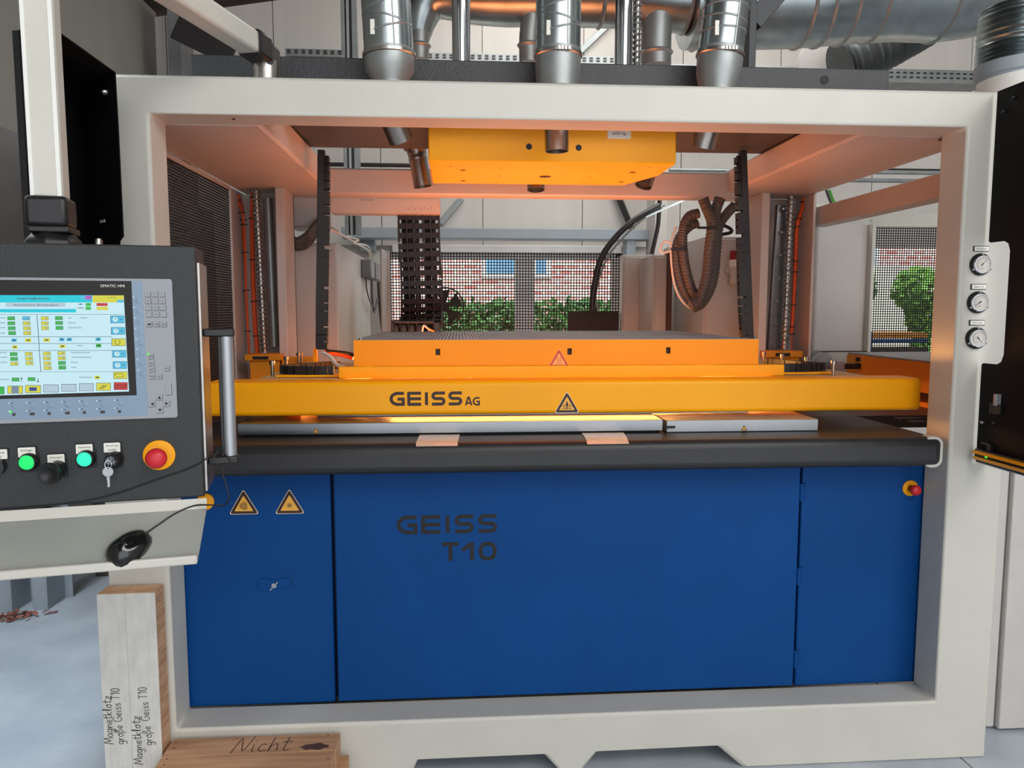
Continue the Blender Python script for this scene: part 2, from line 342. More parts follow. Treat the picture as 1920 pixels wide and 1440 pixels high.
def sign(parent, M, w, symbol, name='warning_sign', label=None, border='cream', tri='ink_brown', fill='amber', sym=None):
    mb = MB(M); h = w * 0.87; d = w / 2
    def tr(k, z, mi):
        pts = []
        for a in (90, 210, 330):
            c = Vector((0, -h * 0.17)) + Vector((math.cos(R(a)), math.sin(R(a)))) * (w * 0.577 * k - w * .05)
            for q in (-55, 0, 55): pts.append((c.x + math.cos(R(a + q)) * w * .05 * (1 if k > .9 else .4), c.y + math.sin(R(a + q)) * w * .05 * (1 if k > .9 else .4)))
        mb.mi = mi; mb.poly(pts, z, 0.0008 if mi == 0 else 0)
    tr(1.0, 0.0010, 0); tr(.93, 0.0014, 1); tr(.70, 0.0018, 2); mb.mi = 3; z = 0.0022; c0 = -h * .17; lw = w * .022
    if symbol == 'swirl':
        for a in (0, 120, 240): mb.stroke([(r * w * math.cos(R(a + q)), c0 + r * w * math.sin(R(a + q))) for q, r in [(k * 20, .06 + k * .0085) for k in range(12)]], lw, z)
        mb.stroke(circ(0, c0, .055 * w, 14), lw, z, True)
    elif symbol == 'burst':
        mb.poly(circ(0, c0, .035 * w, 12), z); mb.stroke(circ(0, c0, .06 * w, 14), lw * .6, z, True)
        for k in range(14):
            a = R(k * 360 / 14); r1 = .17 if k % 2 else .13; e = R(6)
            mb.poly([(math.cos(a - e) * .07 * w, c0 + math.sin(a - e) * .07 * w), (math.cos(a) * r1 * w, c0 + math.sin(a) * r1 * w), (math.cos(a + e) * .07 * w, c0 + math.sin(a + e) * .07 * w)], z)
    elif symbol == 'heat':
        for k in (-1, 0, 1): mb.stroke([(k * .085 * w + math.sin(q * 1.1) * .022 * w, c0 - .08 * w + q * .045 * w) for q in range(7)], lw, z)
        mb.stroke([(-.16 * w, c0 - .14 * w), (.16 * w, c0 - .14 * w)], lw, z)
    elif symbol == 'crush':
        mb.poly(circ(0, c0 + .16 * w, .03 * w, 10), z); mb.rect(-.035 * w, c0 - .13 * w, -.006 * w, c0, z); mb.rect(.006 * w, c0 - .13 * w, .035 * w, c0, z); mb.rect(-.05 * w, c0 - .01 * w, .05 * w, c0 + .12 * w, z)
        for sx in (-1, 1):
            for q in range(4): mb.stroke([(sx * .08 * w, c0 - .1 * w + q * .05 * w), (sx * .16 * w, c0 - .12 * w + q * .05 * w)], lw * .8, z)
            mb.stroke([(sx * .26 * w, c0 - .02 * w), (sx * .08 * w, c0 - .02 * w)], lw * .8, z)
        mb.stroke([(-.22 * w, c0 - .14 * w), (.22 * w, c0 - .14 * w)], lw * .7, z)
    else:
        mb.poly([(-.1 * w, c0 - .12 * w), (0, c0 + .14 * w), (.1 * w, c0 - .12 * w), (0, c0 - .04 * w)], z)
    return mb.build(name, [border, tri, fill, sym or tri], parent, label=label, smooth=0, recalc=False)
def screw(parent, p, axis, r=0.008, L=0.012, name='bolt', m='steel'):
    a = Vector(axis).normalized(); p = Vector(p)
    return MB().lathe(p, p + a * L, [(0, r), (.75, r), (1, r * .8), (1, r * .5), (.7, r * .48)], 12).build(name, m, parent)

#=====================================================================  SETTING
YB = 4.5; XL = -2.78; XR = 7.0; YF = -7.5
MB().box(XL - .3, XR, YF, YB + .02, -.2, 0).build('floor', 'floor', kind='structure', label='grey concrete hall floor', smooth=0)
for k, xx in enumerate((1.955, 3.955)): pass
fl = MB(); fl.box(1.86, 1.866, -3, 3, 0.0, 0.0012); fl.box(XL, XR, -.16, -.154, 0, .0012); fl.build('trim_1', 'grey_mid', kind='structure', label='dark joint lines cut in the concrete floor', smooth=0)
# gable wall with two openings
zt = lambda x: 4.25 + (x + 2.07) * 0.16
o1 = (W(722, 560, YB).x, W(1168, 560, YB).x); o2 = (W(1585, 560, YB).x, W(1810, 560, YB).x); ztop = W(960, 474, YB).z; zt2 = W(1700, 445, YB).z
def R4(a, b, c, d): return [(a, b), (c, b), (c, d), (a, d)]
wb = MB(FM((0, YB, 0), X, Z)); wb.holed([[(XL - .2, 0), (XR, 0), (XR, zt(XR)), (XL - .2, zt(XL - .2))], R4(o1[0], .75, o1[1], ztop), R4(o2[0], .75, o2[1], zt2)], .2)
wall = wb.build('wall_back', 'wall', kind='structure', label='pale sandwich panel gable wall behind the machine', smooth=0)
xs = W(905, 380, YB).x; pitch = W(1091, 380, YB).x - xs; k = -4
zlo = W(960, 462, YB).z
while xs + k * pitch < XR:
    a = xs + k * pitch; b = a + pitch
    if a > XL - .9:
        q = MB(); aa = max(a, XL - .15) + .004; bb = min(b, XR) - .004
        q.hexa([(aa, YB - .03, zlo), (bb, YB - .03, zlo), (bb, YB, zlo), (aa, YB, zlo), (aa, YB - .03, zt(aa)), (bb, YB - .03, zt(bb)), (bb, YB, zt(bb)), (aa, YB, zt(aa))])
        q.build('wall_panel', 'wall', wall, smooth=0)
    k += 1
# left wall with small window
w1 = WX(34, 420, XL); w2 = WX(62, 420, XL)
wl = MB(FM((XL, 0, 0), Yv, Z)); wy0 = WX(8, 420, XL).y; wy1 = WX(60, 420, XL).y
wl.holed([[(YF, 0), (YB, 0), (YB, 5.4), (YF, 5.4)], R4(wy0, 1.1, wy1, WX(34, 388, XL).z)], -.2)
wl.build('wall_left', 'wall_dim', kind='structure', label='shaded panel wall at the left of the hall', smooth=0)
wy = MB(); wy.box(XL - .12, XL - .08, wy0, wy1, 1.1, 1.16)
zz = WX(34, 388, XL).z
for a in (wy0, wy1 - .05): wy.box(XL - .12, XL + .01, a, a + .05, 1.1, zz)
wy.box(XL - .12, XL + .01, wy0, wy1, zz - .05, zz); wy.build('window_3', 'window_frame', kind='structure', label='small white framed window in the left wall', bev=.004)
MB().hexa([(XL - .3, YF, zt(XL)), (XR, YF, zt(XR)), (XR, YB + .2, zt(XR)), (XL - .3, YB + .2, zt(XL)), (XL - .3, YF, zt(XL) + .2), (XR, YF, zt(XR) + .2), (XR, YB + .2, zt(XR) + .2), (XL - .3, YB + .2, zt(XL) + .2)]).build('ceiling', 'roof', kind='structure', label='dark sloping roof underside', smooth=0)
MB().box(XR, XR + .2, YF, YB + .2, 0, 5.9).build('wall_right', 'wall', kind='structure', label='pale panel wall at the right of the hall', smooth=0)
# window frames and glass
def window(n, xa, xb, za, zb, muls, lab):
    t = MB(); y0 = YB + .04; y1 = YB + .1
    t.box(xa, xb, y0, y1, za, za + .06).box(xa, xb, y0, y1, zb - .06, zb).box(xa, xa + .06, y0, y1, za, zb).box(xb - .06, xb, y0, y1, za, zb)
    for m in muls: t.box(m - .09, m + .09, y0 - .01, y1, za, zb)
    wf = t.build('window_%d' % n, 'window_frame', kind='structure', label=lab, bev=.004)
    ed = [xa] + list(muls) + [xb]
    for i in range(len(ed) - 1): MB().box(ed[i] + .05, ed[i + 1] - .05, YB + .065, YB + .071, za + .05, zb - .05).build('pane', 'glass', wf, smooth=0)
window(1, o1[0], o1[1], .75, ztop, [W(985, 560, YB).x], 'white framed window seen through the rear mesh')
window(2, o2[0], o2[1], .75, zt2, [], 'white framed window seen through the right mesh')
MB().box(*bx(905 - 170, 460, 1165, 474, YB - .05, .05)).build('trim_2', 'window_frame', kind='structure', label='white lintel board above the rear window', bev=.005)
# outdoors
MB().box(-14, 22, YB + .25, 30, -.1, .2).build('paved_ground', 'paving', label='pale paved yard outside behind the windows', cat='ground', kind='structure', smooth=0)
YH = 10.0
hz = thing('brick_house', 'red brick house outside, seen through the rear mesh and window', 'house', (2, YH, .2))
MB().box(-6, 16, YH, YH + .3, .2, 7).build('wall', 'brickwork', hz, smooth=0)
for (a, b, c, d) in ((912, 476, 964, 512), (1005, 476, 1024, 512), (1600, 470, 1640, 520)):
    e = bx(a, b, c, d, YH - .03, .05); f_ = MB(); f_.box(e[0] - .08, e[1] + .08, e[2], e[3], e[4] - .08, e[5] + .9); fr = f_.build('window', 'window_frame', hz, smooth=0)
    MB().box(e[0], e[1], e[2] - .01, e[2] + .01, e[4], e[5] + .82).build('pane', 'house_glass', fr, smooth=0)
def foliage(name, label, cat, blobs, n, m, sz=.09):
    mb = MB()
    for i in range(n):
        c, r = random.choice(blobs); d = Vector((random.gauss(0, 1), random.gauss(0, 1), random.gauss(0, 1))).normalized() * random.uniform(.75, 1.05)
        p = Vector((c[0] + d.x * r[0], c[1] + d.y * r[1], c[2] + d.z * r[2])); a = Vector((random.uniform(-1, 1), random.uniform(-1, 1), random.uniform(-1, 1))).normalized(); b = a.orthogonal().normalized(); s = sz * random.uniform(.6, 1.2)
        mb.f([mb.v(p + a * s), mb.v(p + b * s * .6), mb.v(p - a * s), mb.v(p - b * s * .6)])
    return mb.build(name, m, label=label, cat=cat, smooth=0, recalc=False)
def hedge(px0, px1, pytop, Y, lab):
    a = W(px0, 600, Y).x; b = W(px1, 600, Y).x; zt_ = W((px0 + px1) / 2, pytop, Y).z; bl = []
    x = a
    while x < b: bl.append(((x, Y, .8), (.45, .4, .7))); bl.append(((x, Y, zt_ - .45), (.4, .35, .45))); x += .3
    o = foliage('hedge', lab, 'hedge', bl, 5200, ['hedge', 'leaf_light'], .07); return o
hedge(835, 1160, 560, 8.6, 'clipped green hedge outside behind the rear mesh')
foliage('bush', 'bright green bush outside, behind the right mesh', 'bush', [((W(1725, 545, 8).x, 8, W(1725, 545, 8).z), (.34, .4, .32)), ((W(1732, 590, 8).x, 8, W(1730, 590, 8).z), (.2, .3, .35)), ((W(1728, 620, 8).x, 8, .72), (.16, .2, .6))], 2200, 'leaf_light', .07)
foliage('bush', 'small green bush outside at left edge of the right mesh', 'bush', [((W(1612, 540, 8).x, 8, W(1612, 540, 8).z), (.14, .3, .25)), ((W(1603, 600, 8).x, 8, .68), (.10, .2, .6))], 900, 'hedge', .07)
MB().box(W(1560, 560, 9.2).x, W(1830, 560, 9.2).x, 9.2, 9.6, .2, W(1700, 500, 9.2).z).build('garden_wall', 'paving', label='pale garden wall outside behind the bushes', cat='wall', smooth=0)
foliage('bush', 'green leaves outside the small left window', 'bush', [((XL - 2.0, 6.0, 1.8), (1.2, 3.0, 1.0))], 2600, 'leaf_light', .12)

#=====================================================================  HALL STEELWORK
MB().box(W(640, 438, 4.1).x, W(1232, 438, 4.1).x, 4.1, 4.3, W(960, 448, 4.1).z, W(960, 428, 4.1).z).build('steel_beam', 'grey_steel', label='blue-grey horizontal steel beam on the rear wall above the window', cat='beam', bev=.006)
MB().box(W(1175, 460, 4.12).x, W(1192, 460, 4.12).x, 4.12, 4.28, 0, W(1180, 450, 4.12).z).build('steel_post', 'grey_steel', label='blue-grey post under the right end of the rear beam', cat='post', bev=.005)
MB().box(W(1228, 400, 3.9).x, W(1252, 400, 3.9).x, 3.9, 4.2, 0, 4.4).build('steel_column', 'wall', label='pale hall column left of the hose bundle', cat='column', bev=.006)
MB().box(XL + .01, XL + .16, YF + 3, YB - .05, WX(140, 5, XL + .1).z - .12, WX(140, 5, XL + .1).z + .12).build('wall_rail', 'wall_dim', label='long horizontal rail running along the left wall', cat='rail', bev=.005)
MB().box(W(322, 60, 4.2).x, W(346, 60, 4.2).x, 4.1, 4.4, 0, 4.2).build('steel_column', 'grey_mid', label='dark column in the left rear corner of the hall', cat='column', bev=.005)
d0 = W(1165, 100, 4.3)
for nm, p, q, lab in (('brace', (1085, 100, 4.45), (1210, -20, 4.45), 'thin steel brace on the upper wall behind the middle duct'), ('brace', (826, 420, 4.45), (866, 372, 4.45), 'thin steel brace just right of the wide cable chain'), ('brace', (1150, 345, 4.43), (1185, 430, 4.35), 'dark short brace behind the curved black hose')):
    MB().beam(W(*p), W(*q), .05, .05).build(nm, 'galv_dull' if 'thin' in lab else 'hose_dark', label=lab, cat='brace', bev=.003)
# galvanised strut channel, behind left
st = thing('strut_channel', 'galvanised upright strut channel behind the left chain', 'strut', W(655, 600, 2.9))
for nm, a, b, m in (('rail', 641, 648, 'galv_dull'), ('rail', 651, 656, 'alu_matt'), ('rail', 661, 672, 'galv_dull')):
    e = bx(a, -150, b, 440, 2.9, .04); MB().box(*e).build(nm, m, st, bev=.002)
e = bx(648, -150, 661, 440, 2.93, .01); MB().box(*e).build('web', 'hose_dark', st, smooth=0)
for lab, (a, b, c, d), Y in (('thin black pipe run behind the frame, left of the yellow block', (600, 304, 775, 312), 3.2), ('thin grey pipe run high behind the right tie beam', (1255, 315, 1400, 322), 3.3), ('upper dark pipe on the rear wall behind the right jamb', (1625, 315, 1775, 319), 3.6), ('lower grey pipe on the rear wall behind the right jamb', (1590, 334, 1775, 342), 3.6)):
    p = W(a, (b + d) / 2, Y); q = W(c, (b + d) / 2, Y)
    if a < 700: p.x = XL
    else: q.x = XR
    MB().cyl(p, (q.x, q.y, p.z), (W(a, b, Y).z - W(a, d, Y).z) / 2, 12).build('pipe', 'hose_dark' if 'black' in lab or 'dark' in lab else 'galv_dull', label=lab, cat='pipe')
# cable trays with perforations
def tray(px0, px1, py0, py1, Y, lab):
    a = W(px0, (py0 + py1) / 2, Y).x; b = W(px1, (py0 + py1) / 2, Y).x; z1 = W((px0 + px1) / 2, py0, Y).z; z0 = W((px0 + px1) / 2, py1, Y).z
    t = thing('cable_tray', lab, 'cable tray', ((a + b) / 2, Y, z0))
    MB(FM((0, Y, 0), X, Z)).box(a, b, z0, z1, -.004, 0).build('side_wall', 'galv_dull', t, smooth=0)
    sl = MB(); n = int((b - a) / .06); h = (z1 - z0)
    for i in range(n):
        for j in (.35, .7): sl.box(a + i * .06 + .015, a + i * .06 + .045, Y - .006, Y - .003, z0 + h * j - .006, z0 + h * j + .006)
    sl.build('slots', 'hose_dark', t, kind='stuff', smooth=0)
    MB().box(a, b, Y, Y + .25, z0 - .006, z0).build('bottom_sheet', 'galv_dull', t, smooth=0)
tray(800, 1230, 103, 117, 4.2, 'galvanised cable tray behind the chrome cylinders on the rear wall')
tray(1240, 1855, 126, 150, 4.0, 'galvanised cable tray high on the rear wall at right')
tray(535, 650, 92, 104, 4.2, 'galvanised cable tray on the dim wall above the frame left')
MB().beam(W(330, 45, 3.6), W(440, 100, 3.6), .02, .22).build('cable_tray', 'hose_dark', label='dark sloping cable tray behind the white support arm', cat='cable tray', bev=.003)
# ventilation ducts
def duct(name, P, r, lab, rings, m='galv', n=6, parts=True, cat='duct', grp=None, seg=28):
    P = smooth_path(P, n); c = sum(P, Vector()) / len(P); t = thing(name, lab, cat, (c.x, c.y, min(p.z for p in P) - (r if not callable(r) else 0)), grp)
    MB().tube(P, r if not callable(r) else .1, seg, rf=(lambda i, n_: r(i / (n_ - 1))) if callable(r) else None, caps=True).build('pipe_wall', m, t, smooth=60)
    for f in rings:
        i = min(int(f * (len(P) - 1)), len(P) - 2); d = (P[i + 1] - P[i]).normalized(); q = P[i].lerp(P[i + 1], f * (len(P) - 1) - i); rr = r if not callable(r) else r(f)
        MB().lathe(q - d * .012, q + d * .012, [(0, rr), (.2, rr + .007), (.5, rr + .012), (.8, rr + .007), (1, rr)], seg, False).build('seam_ring', 'galv_dull', t, smooth=60)
    return t
YD = 1.9
def DP(px, py, Y=YD): return W(px, py, Y)
duct('ventilation_duct', [DP(787, 75), DP(788, 45), DP(800, 8), DP(835, -12), DP(900, -14), DP(1040, -14), DP(1180, -10), DP(1290, 0)], lambda f: .055 + .125 * min(1, f * 1.6), 'long galvanised duct running behind the chrome cylinders with left elbow', (.52, .80, .995), n=5)
duct('ventilation_duct', [DP(1288, 0), DP(1400, 0), DP(1500, -2), DP(1580, -8), DP(1680, -14), DP(1780, -14), DP(1880, -40), DP(1990, -120)], .265, 'large galvanised duct at upper right with riveted seams', (.03, .28, .34, .42, .50, .68), n=6)
duct('branch_duct', [DP(787, 112, 1.85), DP(787, 60, 1.85)], .052, 'small branch duct ending left of the first chrome cylinder', (.5,), 'galv_dull', cat='duct')
duct('branch_duct', [DP(992, 118, 1.85), DP(992, 70, 1.85), DP(996, 30, 1.85)], .055, 'small branch duct just left of the middle front duct', (.35,), 'galv_dull')
duct('branch_duct', [DP(1230, 124, 1.85), DP(1230, 80, 1.85), DP(1232, 30, 1.85)], .085, 'small branch duct right of the second chrome cylinder', (.3,), 'galv_dull')
def corr(P, r, amp, per, seg=20, n=40):
    P = smooth_path(P, n); return P, (lambda i, n_: r + amp * math.sin(i * per))
P_, rf_ = corr([W(1730, 45, 3.3), W(1660, 85, 3.3), W(1575, 125, 3.3)], .17, .012, 1.2, n=40)
MB().tube(P_, .17, 24, rf_, True).build('flexible_duct', 'flex', label='dark corrugated flexible duct slanting below the large duct', cat='duct', smooth=60)
fx = thing('flexible_duct', 'bright corrugated duct standing at the upper right corner', 'duct', W(1905, 165, 1.0))
P_, rf_ = corr([W(1903, 135, 1.0), W(1905, 90, 1.0), W(1912, 20, 1.0)], .16, .01, 1.5, n=30); MB().tube(P_, .16, 28, rf_, False).build('corrugated_hose', 'galv', fx, smooth=60)
MB().lathe(W(1903, 175, 1.0), W(1903, 118, 1.0), [(0, .165), (.55, .165), (.6, .172), (1, .17)], 28).build('collar', 'grey_steel', fx)
MB().lathe(W(1912, 215, .95), W(1910, 145, .95), [(0, .19), (.8, .19), (.82, .17), (1, .17)], 32).build('duct_flange', 'white', label='white round flange under the corrugated duct at right', cat='flange')
MB().lathe(W(1545, 118, 3.55), W(1540, 118, 3.6), [(0, .2), (1, .2)], 28).build('wall_flange', 'greybox', label='pale round wall flange behind the dark flexible duct', cat='flange')

for py0, py1, m, lab in ((72, 88, 'hose_dark', 'upper black pipe on the left wall at the picture edge'), (118, 140, 'hose_dark', 'lower black pipe on the left wall at the picture edge'), (160, 174, 'galv_dull', 'upper grey rail on the left wall under the black pipes'), (185, 196, 'galv_dull', 'lower grey rail on the left wall under the black pipes')):
    p = WX(2, (py0 + py1) / 2, XL + .14); q = WX(2, py0, XL + .14); MB().cyl((XL + .14, p.y - 1.6, p.z), (XL + .14, p.y + .35, p.z), abs(q.z - p.z), 12).build('wall_pipe', m, label=lab, cat='pipe')
p = WX(2, 310, XL + .1); MB().box(XL + .01, XL + .16, p.y - .5, WX(14, 310, XL + .16).y, 0, WX(10, 296, XL + .1).z).build('wall_post', 'grey_mid', label='dark grey post on the left wall below the grey rails', cat='post', bev=.004)
MB().box(XL + .01, XL + .12, WX(14, 310, XL + .16).y, YB - .1, WX(20, 345, XL + .1).z, WX(20, 318, XL + .1).z).build('wall_rail', 'grey_steel', label='short blue-grey rail above the small left window', cat='rail', bev=.004)
#=====================================================================  MACHINE FRAME
xo0, xo1, xi0, xi1 = -1.18, 1.955, -0.98, 1.752; zi0, zi1, ztf = .226, 2.292, 2.412; YJ = .15
mf = thing('portal_machine', 'large white-grey portal of the machine with its dial gauges, standing on the floor', 'machine', (.385, .8, 0))
def cut(pxs): return [(W(px, py, 0).x, max(0, W(px, py, 0).z)) for px, py in pxs]
c1 = cut([(766, 1447), (784, 1425), (1020, 1415), (1055, 1455)]); c2 = cut([(1085, 1452), (1120, 1410), (1345, 1399), (1392, 1445)])
for c in (c1, c2): c[0] = (c[0][0], 0); c[3] = (c[3][0], 0)
out = [(xo0, 0)] + c1 + c2 + [(xo1, 0), (xo1, ztf), (xo0, ztf)]
MB(FM((0, 0, 0), X, Z)).holed([out, R4(xi0, zi0, xi1, zi1)], YJ).build('front_portal', 'frame', mf, bev=.011, seg=3)
tb = []
for a, b in ((-1.15, -.668), (1.445, 1.93)):
    MB().box(a, b, YJ - .005, 1.85, 2.290, 2.412).build('tie_beam', 'frame_inner', mf, bev=.012, seg=3)
MB().box(-.70, 1.50, 1.50, 1.62, 2.262, 2.395).build('rear_cross_beam', 'frame_inner', mf, bev=.010)
# rear columns (channels open to the front)
for a, b, s in ((-1.165, -.885, 1), (1.625, 1.925, -1)):
    q = MB(); q.box(a, b, 1.70, 1.72, 0, 2.284); q.box(a, a + (.012 if s > 0 else .045), 1.48, 1.72, 0, 2.29); q.box(b - (.045 if s > 0 else .016), b, 1.48, 1.72, 0, 2.29); q.build('column', 'frame_inner', mf, bev=.004)
MB().box(*bx(1537 - 10, 372, 1770, 395, 2.0, .12)[:0] or (0, 0, 0, 0, 0, 0)) if False else None
# slanted side beam at the right
p0 = W(1533, 410, 1.55); p1 = W(1800, 330, .35)
MB().beam(W(1533, 409, 1.62), (W(1533, 409, 1.62).x + .02, .2, W(1533, 409, 1.62).z), .10, .10).build('side_beam', 'frame_inner', mf, bev=.006)
# weld rim around the worktop end
MB(FM((0, .004, 0), X, Z)).poly(rrect(1.655, 1.104, 1.7265, 1.217, .031, 6), .006, .05).build('cutout_rim', 'frame', mf, bev=.003)
# gauges
def gauge(px, py, txt, a):
    c = W(px, py, 0); M = FM(c, X, Z); g = MB(M); r = .0385
    g.lathe((0, 0, 0), (0, 0, .014), [(0, r), (.5, r), (.8, r * .93), (1, r * .86)], 28)
    b = g.build('gauge', 'black_satin', mf, label='round dial gauge in black rim')
    h = MB(M); h.lathe((0, 0, .013), (0, 0, .019), [(0, r * .86), (.6, r * .86), (1, r * .78), (1, r * .72), (0, r * .72)], 28, False); h.build('bezel', 'chrome', b)
    d = MB(M); d.mi = 0; d.poly(circ(0, 0, r * .73, 28), .0148); d.mi = 1
    for k in range(11): t = R(225 - k * 27); d.stroke([(math.cos(t) * r * .52, math.sin(t) * r * .52), (math.cos(t) * r * .64, math.sin(t) * r * .64)], .0007, .0151)
    d.stroke(arc(0, 0, r * .5, 225, -45, 18), .0005, .0151); d.text('bar', 0, -r * .35, h=.004, z=.0151)
    t = R(a); d.stroke([(-math.cos(t) * r * .18, -math.sin(t) * r * .18), (math.cos(t) * r * .15, math.sin(t) * r * .15)], .0035, .0156); d.stroke([(0, 0), (math.cos(t) * r * .55, math.sin(t) * r * .55)], .0013, .0156)
    d.build('dial', ['dial', 'ink'], b, smooth=0, recalc=False)
    for t in (90, 210, 330): screw(b, M @ Vector((math.cos(R(t)) * r * .93, math.sin(R(t)) * r * .93, .011)), -Yv, .0042, .005, 'screw')
    l = MB(M); w_, h_ = .028, .0095; yy = r + .016; l.mi = 0; l.box(-w_, w_, yy - h_, yy + h_, 0, .004); l.mi = 1; l.rect(-w_ + .003, yy - h_ + .002, w_ - .001, yy + h_ - .002, .0043); l.mi = 0; l.text(txt, 0.001, yy, w=.036 if len(txt) > 8 else .022, h=.0055, z=.0046)
    l.build('name_plate', ['ink', 'label'], b, smooth=0)
gauge(1837, 496, 'Pressluft', 45); gauge(1832, 567, 'Vacuum Tank', 218); gauge(1829, 634, 'Vacuum Werkzeug', -48)
# small bolts, screws on frame soffit
screw(mf, WZ(438, 223, 2.284), -Z, .006, .002, 'bolt', 'ink'); MB().lathe(WZ(1766, 262, 2.284), WZ(1766, 262, 2.284) - Z * .001, [(0, .014), (1, .014)], 14).build('hole', 'ink', mf)

#=====================================================================  LOWER CABINET
zc0, zc1 = .224, 1.106
bc = thing('base_cabinet', 'blue base cabinet with wide middle door under the black worktop', 'cabinet', (.4, .4, zc0))
MB().box(-1.0, 1.775, .20, 1.4, zc0, 1.10).build('body', 'blue_dark', bc, smooth=0)
lp = MB().box(-1.0, -.461, .155, .198, zc0, zc1).build('side_panel', 'blue', bc, bev=.005)
YP = .1535
s1 = sign(lp, FRONT(457, 941, YP), .098, 'swirl'); s2 = sign(lp, FRONT(543, 940, YP), .098, 'burst')
c = W(497, 1097, YP); lk = MB(FM((c.x, YP, c.z), X, Z)); lk.poly([(-.0 + .026 * math.cos(R(a)), .026 * math.sin(R(a))) for a in range(40, 320, 20)] + [(.03, -.016), (.065, -.010)] + [(.072 + .02 * math.cos(R(a)), .008 + .018 * math.sin(R(a))) for a in range(-70, 90, 20)] + [(.03, .018)], .003, .004)
lk.build('lock_cover', 'blue', lp, bev=.001); lo = lp
MB(FM((c.x + .034, YP, c.z), X, Z)).lathe((0, 0, 0), (0, 0, .01), [(0, .010), (1, .009)], 14).build('lock_cylinder', 'chrome', lo)
MB(FM((c.x + .034, YP - .008, c.z), X, Z)).beam((-.016, -.018, 0), (.014, .014, .004), .005, .004).build('latch_bar', 'chrome', lo, bev=.001)
tk = MB(FM(W(537, 1080, YP), X, Z))
for k in range(5):
    a = R(60 - k * 18); tk.stroke([(-.035 + math.cos(a) * .040, -.03 + math.sin(a) * .040), (-.035 + math.cos(a) * .052, -.03 + math.sin(a) * .052)], .0016, .0006); tk.poly(circ(-.035 + math.cos(a) * .058, -.03 + math.sin(a) * .058, .0025, 8), .0006)
tk.build('scale_marks', 'ink', lp, smooth=0)
dr = MB().box(-.447, 1.268, .135, .170, zc0 + .012, 1.086).build('door', 'blue', bc, bev=.004)
def cutrect(pa, pb, Y): a = W(pa[0], pa[1], Y); b = W(pb[0], pb[1], Y); return a.x, a.z, b.x - a.x, b.z - a.z
YD2 = .1346; x, z, w_, h_ = cutrect((747, 1001), (931, 965), YD2); ML = FM((0, YD2, 0), X, Z); block_text(dr, 'ink', ML, 'GEISS', x, z, w_, h_, .0145, 0)  # flat black letters for cut-outs; the recess shade is put into the colour
x, z, w_, h_ = cutrect((829, 1052), (931, 1016), YD2); u = w_ / 3.1
for ch, xx in (('T', x), ('1', x + u * 1.05), ('0', x + u * 2.12)):
    lt = MB(ML)
    for si, stt in enumerate(BLOCK[ch]): lt.stroke([(xx + p[0] * u * .95, z + p[1] * h_) for p in stt], .0145, si * .0002)
    lt.build('letter', 'ink', dr, smooth=0)  # same here: shade inside the cut-outs given as flat black
rp = MB().box(1.284, 1.775, .155, .198, zc0, zc1).build('side_panel', 'blue', bc, bev=.005)
for py in (924, 1082, 1237):
    p = W(1492, py, .135); hg = MB(); hg.cyl((1.277, .142, p.z - .033), (1.277, .142, p.z + .033), .0085, 12); hg.box(1.277, 1.300, .148, .1555, p.z - .032, p.z + .032); hg.box(1.262, 1.277, .148, .153, p.z - .032, p.z + .032)
    hb = hg.build('hinge', 'blue', dr, bev=.001)
    for q in (-.02, .02): screw(dr, (1.292, .148, p.z + q), -Yv, .004, .003, 'screw', 'blue')
def estop(parent, M, k=1.0):
    a = MB(M).lathe((0, 0, 0), (0, 0, .006 * k), [(0, .030 * k), (.7, .030 * k), (1, .027 * k)], 28).build('base_ring', 'yellow', parent)
    MB(M).lathe((0, 0, .005 * k), (0, 0, .032 * k), [(0, .013 * k), (1, .012 * k)], 20).build('stem', 'red_lamp', a if k > 1.05 else parent)
    MB(M).lathe((0, 0, .030 * k), (0, 0, .052 * k), [(0, .014 * k), (.15, .0195 * k), (.5, .020 * k), (.8, .017 * k), (1, .008 * k)], 24).build('push_button', 'red', a if k > 1.05 else parent, smooth=60)
    return a
c = W(1706, 915, .155); estop(rp, FM(c, X, Z), 1.0)
le = W(386, 940, .155); MB(FM(le, X, Z)).lathe((0, 0, 0), (0, 0, .012), [(0, .03), (.7, .03), (1, .022)], 24).build('yellow_ring', 'yellow', lp)

#=====================================================================  WORKTOP, PLATES
MB().box(-.965, 1.722, -.012, .60, 1.108, 1.214).build('worktop', 'worktop', label='thick black rounded worktop edge across the machine front', cat='worktop', bev=.028, seg=5)
MB().box(-1.10, 2.3, .62, 2.0, 1.15, 1.205).build('machine_bed', 'bed', label='dark flat machine bed plate behind the worktop', cat='bed', bev=.003)
for (a, b, c_, d_) in ((1612, 769, 1650, 777), (1690, 780, 1735, 786), (1715, 788, 1742, 792)):
    p = WZ(a, d_, 1.206); q = WZ(c_, d_, 1.206); MB().box(p.x, q.x, p.y, p.y + .05, 1.205, 1.2075).build('slot_cover', 'ink', label={1612: 'small light rectangular cover on bed right of yellow beam', 1690: 'longer black slot in the dark bed near right jamb', 1715: 'short black slot in the dark bed against right jamb'}[a], cat='slot') if a != 1612 else None
pl1 = thing('clamp_plate', 'long aluminium base plate lying on the left of the worktop', 'plate', (0, .17, 1.214))
x0 = W(445, 805, .17).x; x1 = W(1243, 800, .17).x
MB().box(x0, x1, .17, .9, 1.221, 1.262).build('plate_body', 'alu', pl1, bev=.002)
MB().box(x0 + .02, x1 - .02, .19, .88, 1.214, 1.221).build('shadow_gap', 'ink', pl1, smooth=0)  # black filler that draws the shadow gap under the plate
sign(pl1, FRONT(592, 807, .1697), .022, 'small', label='small yellow triangle')
pl2 = thing('clamp_plate', 'shorter bright aluminium base plate at the right of the worktop', 'plate', (1, .17, 1.214))
x2 = W(1250, 800, .165).x; x3 = W(1534, 798, .165).x
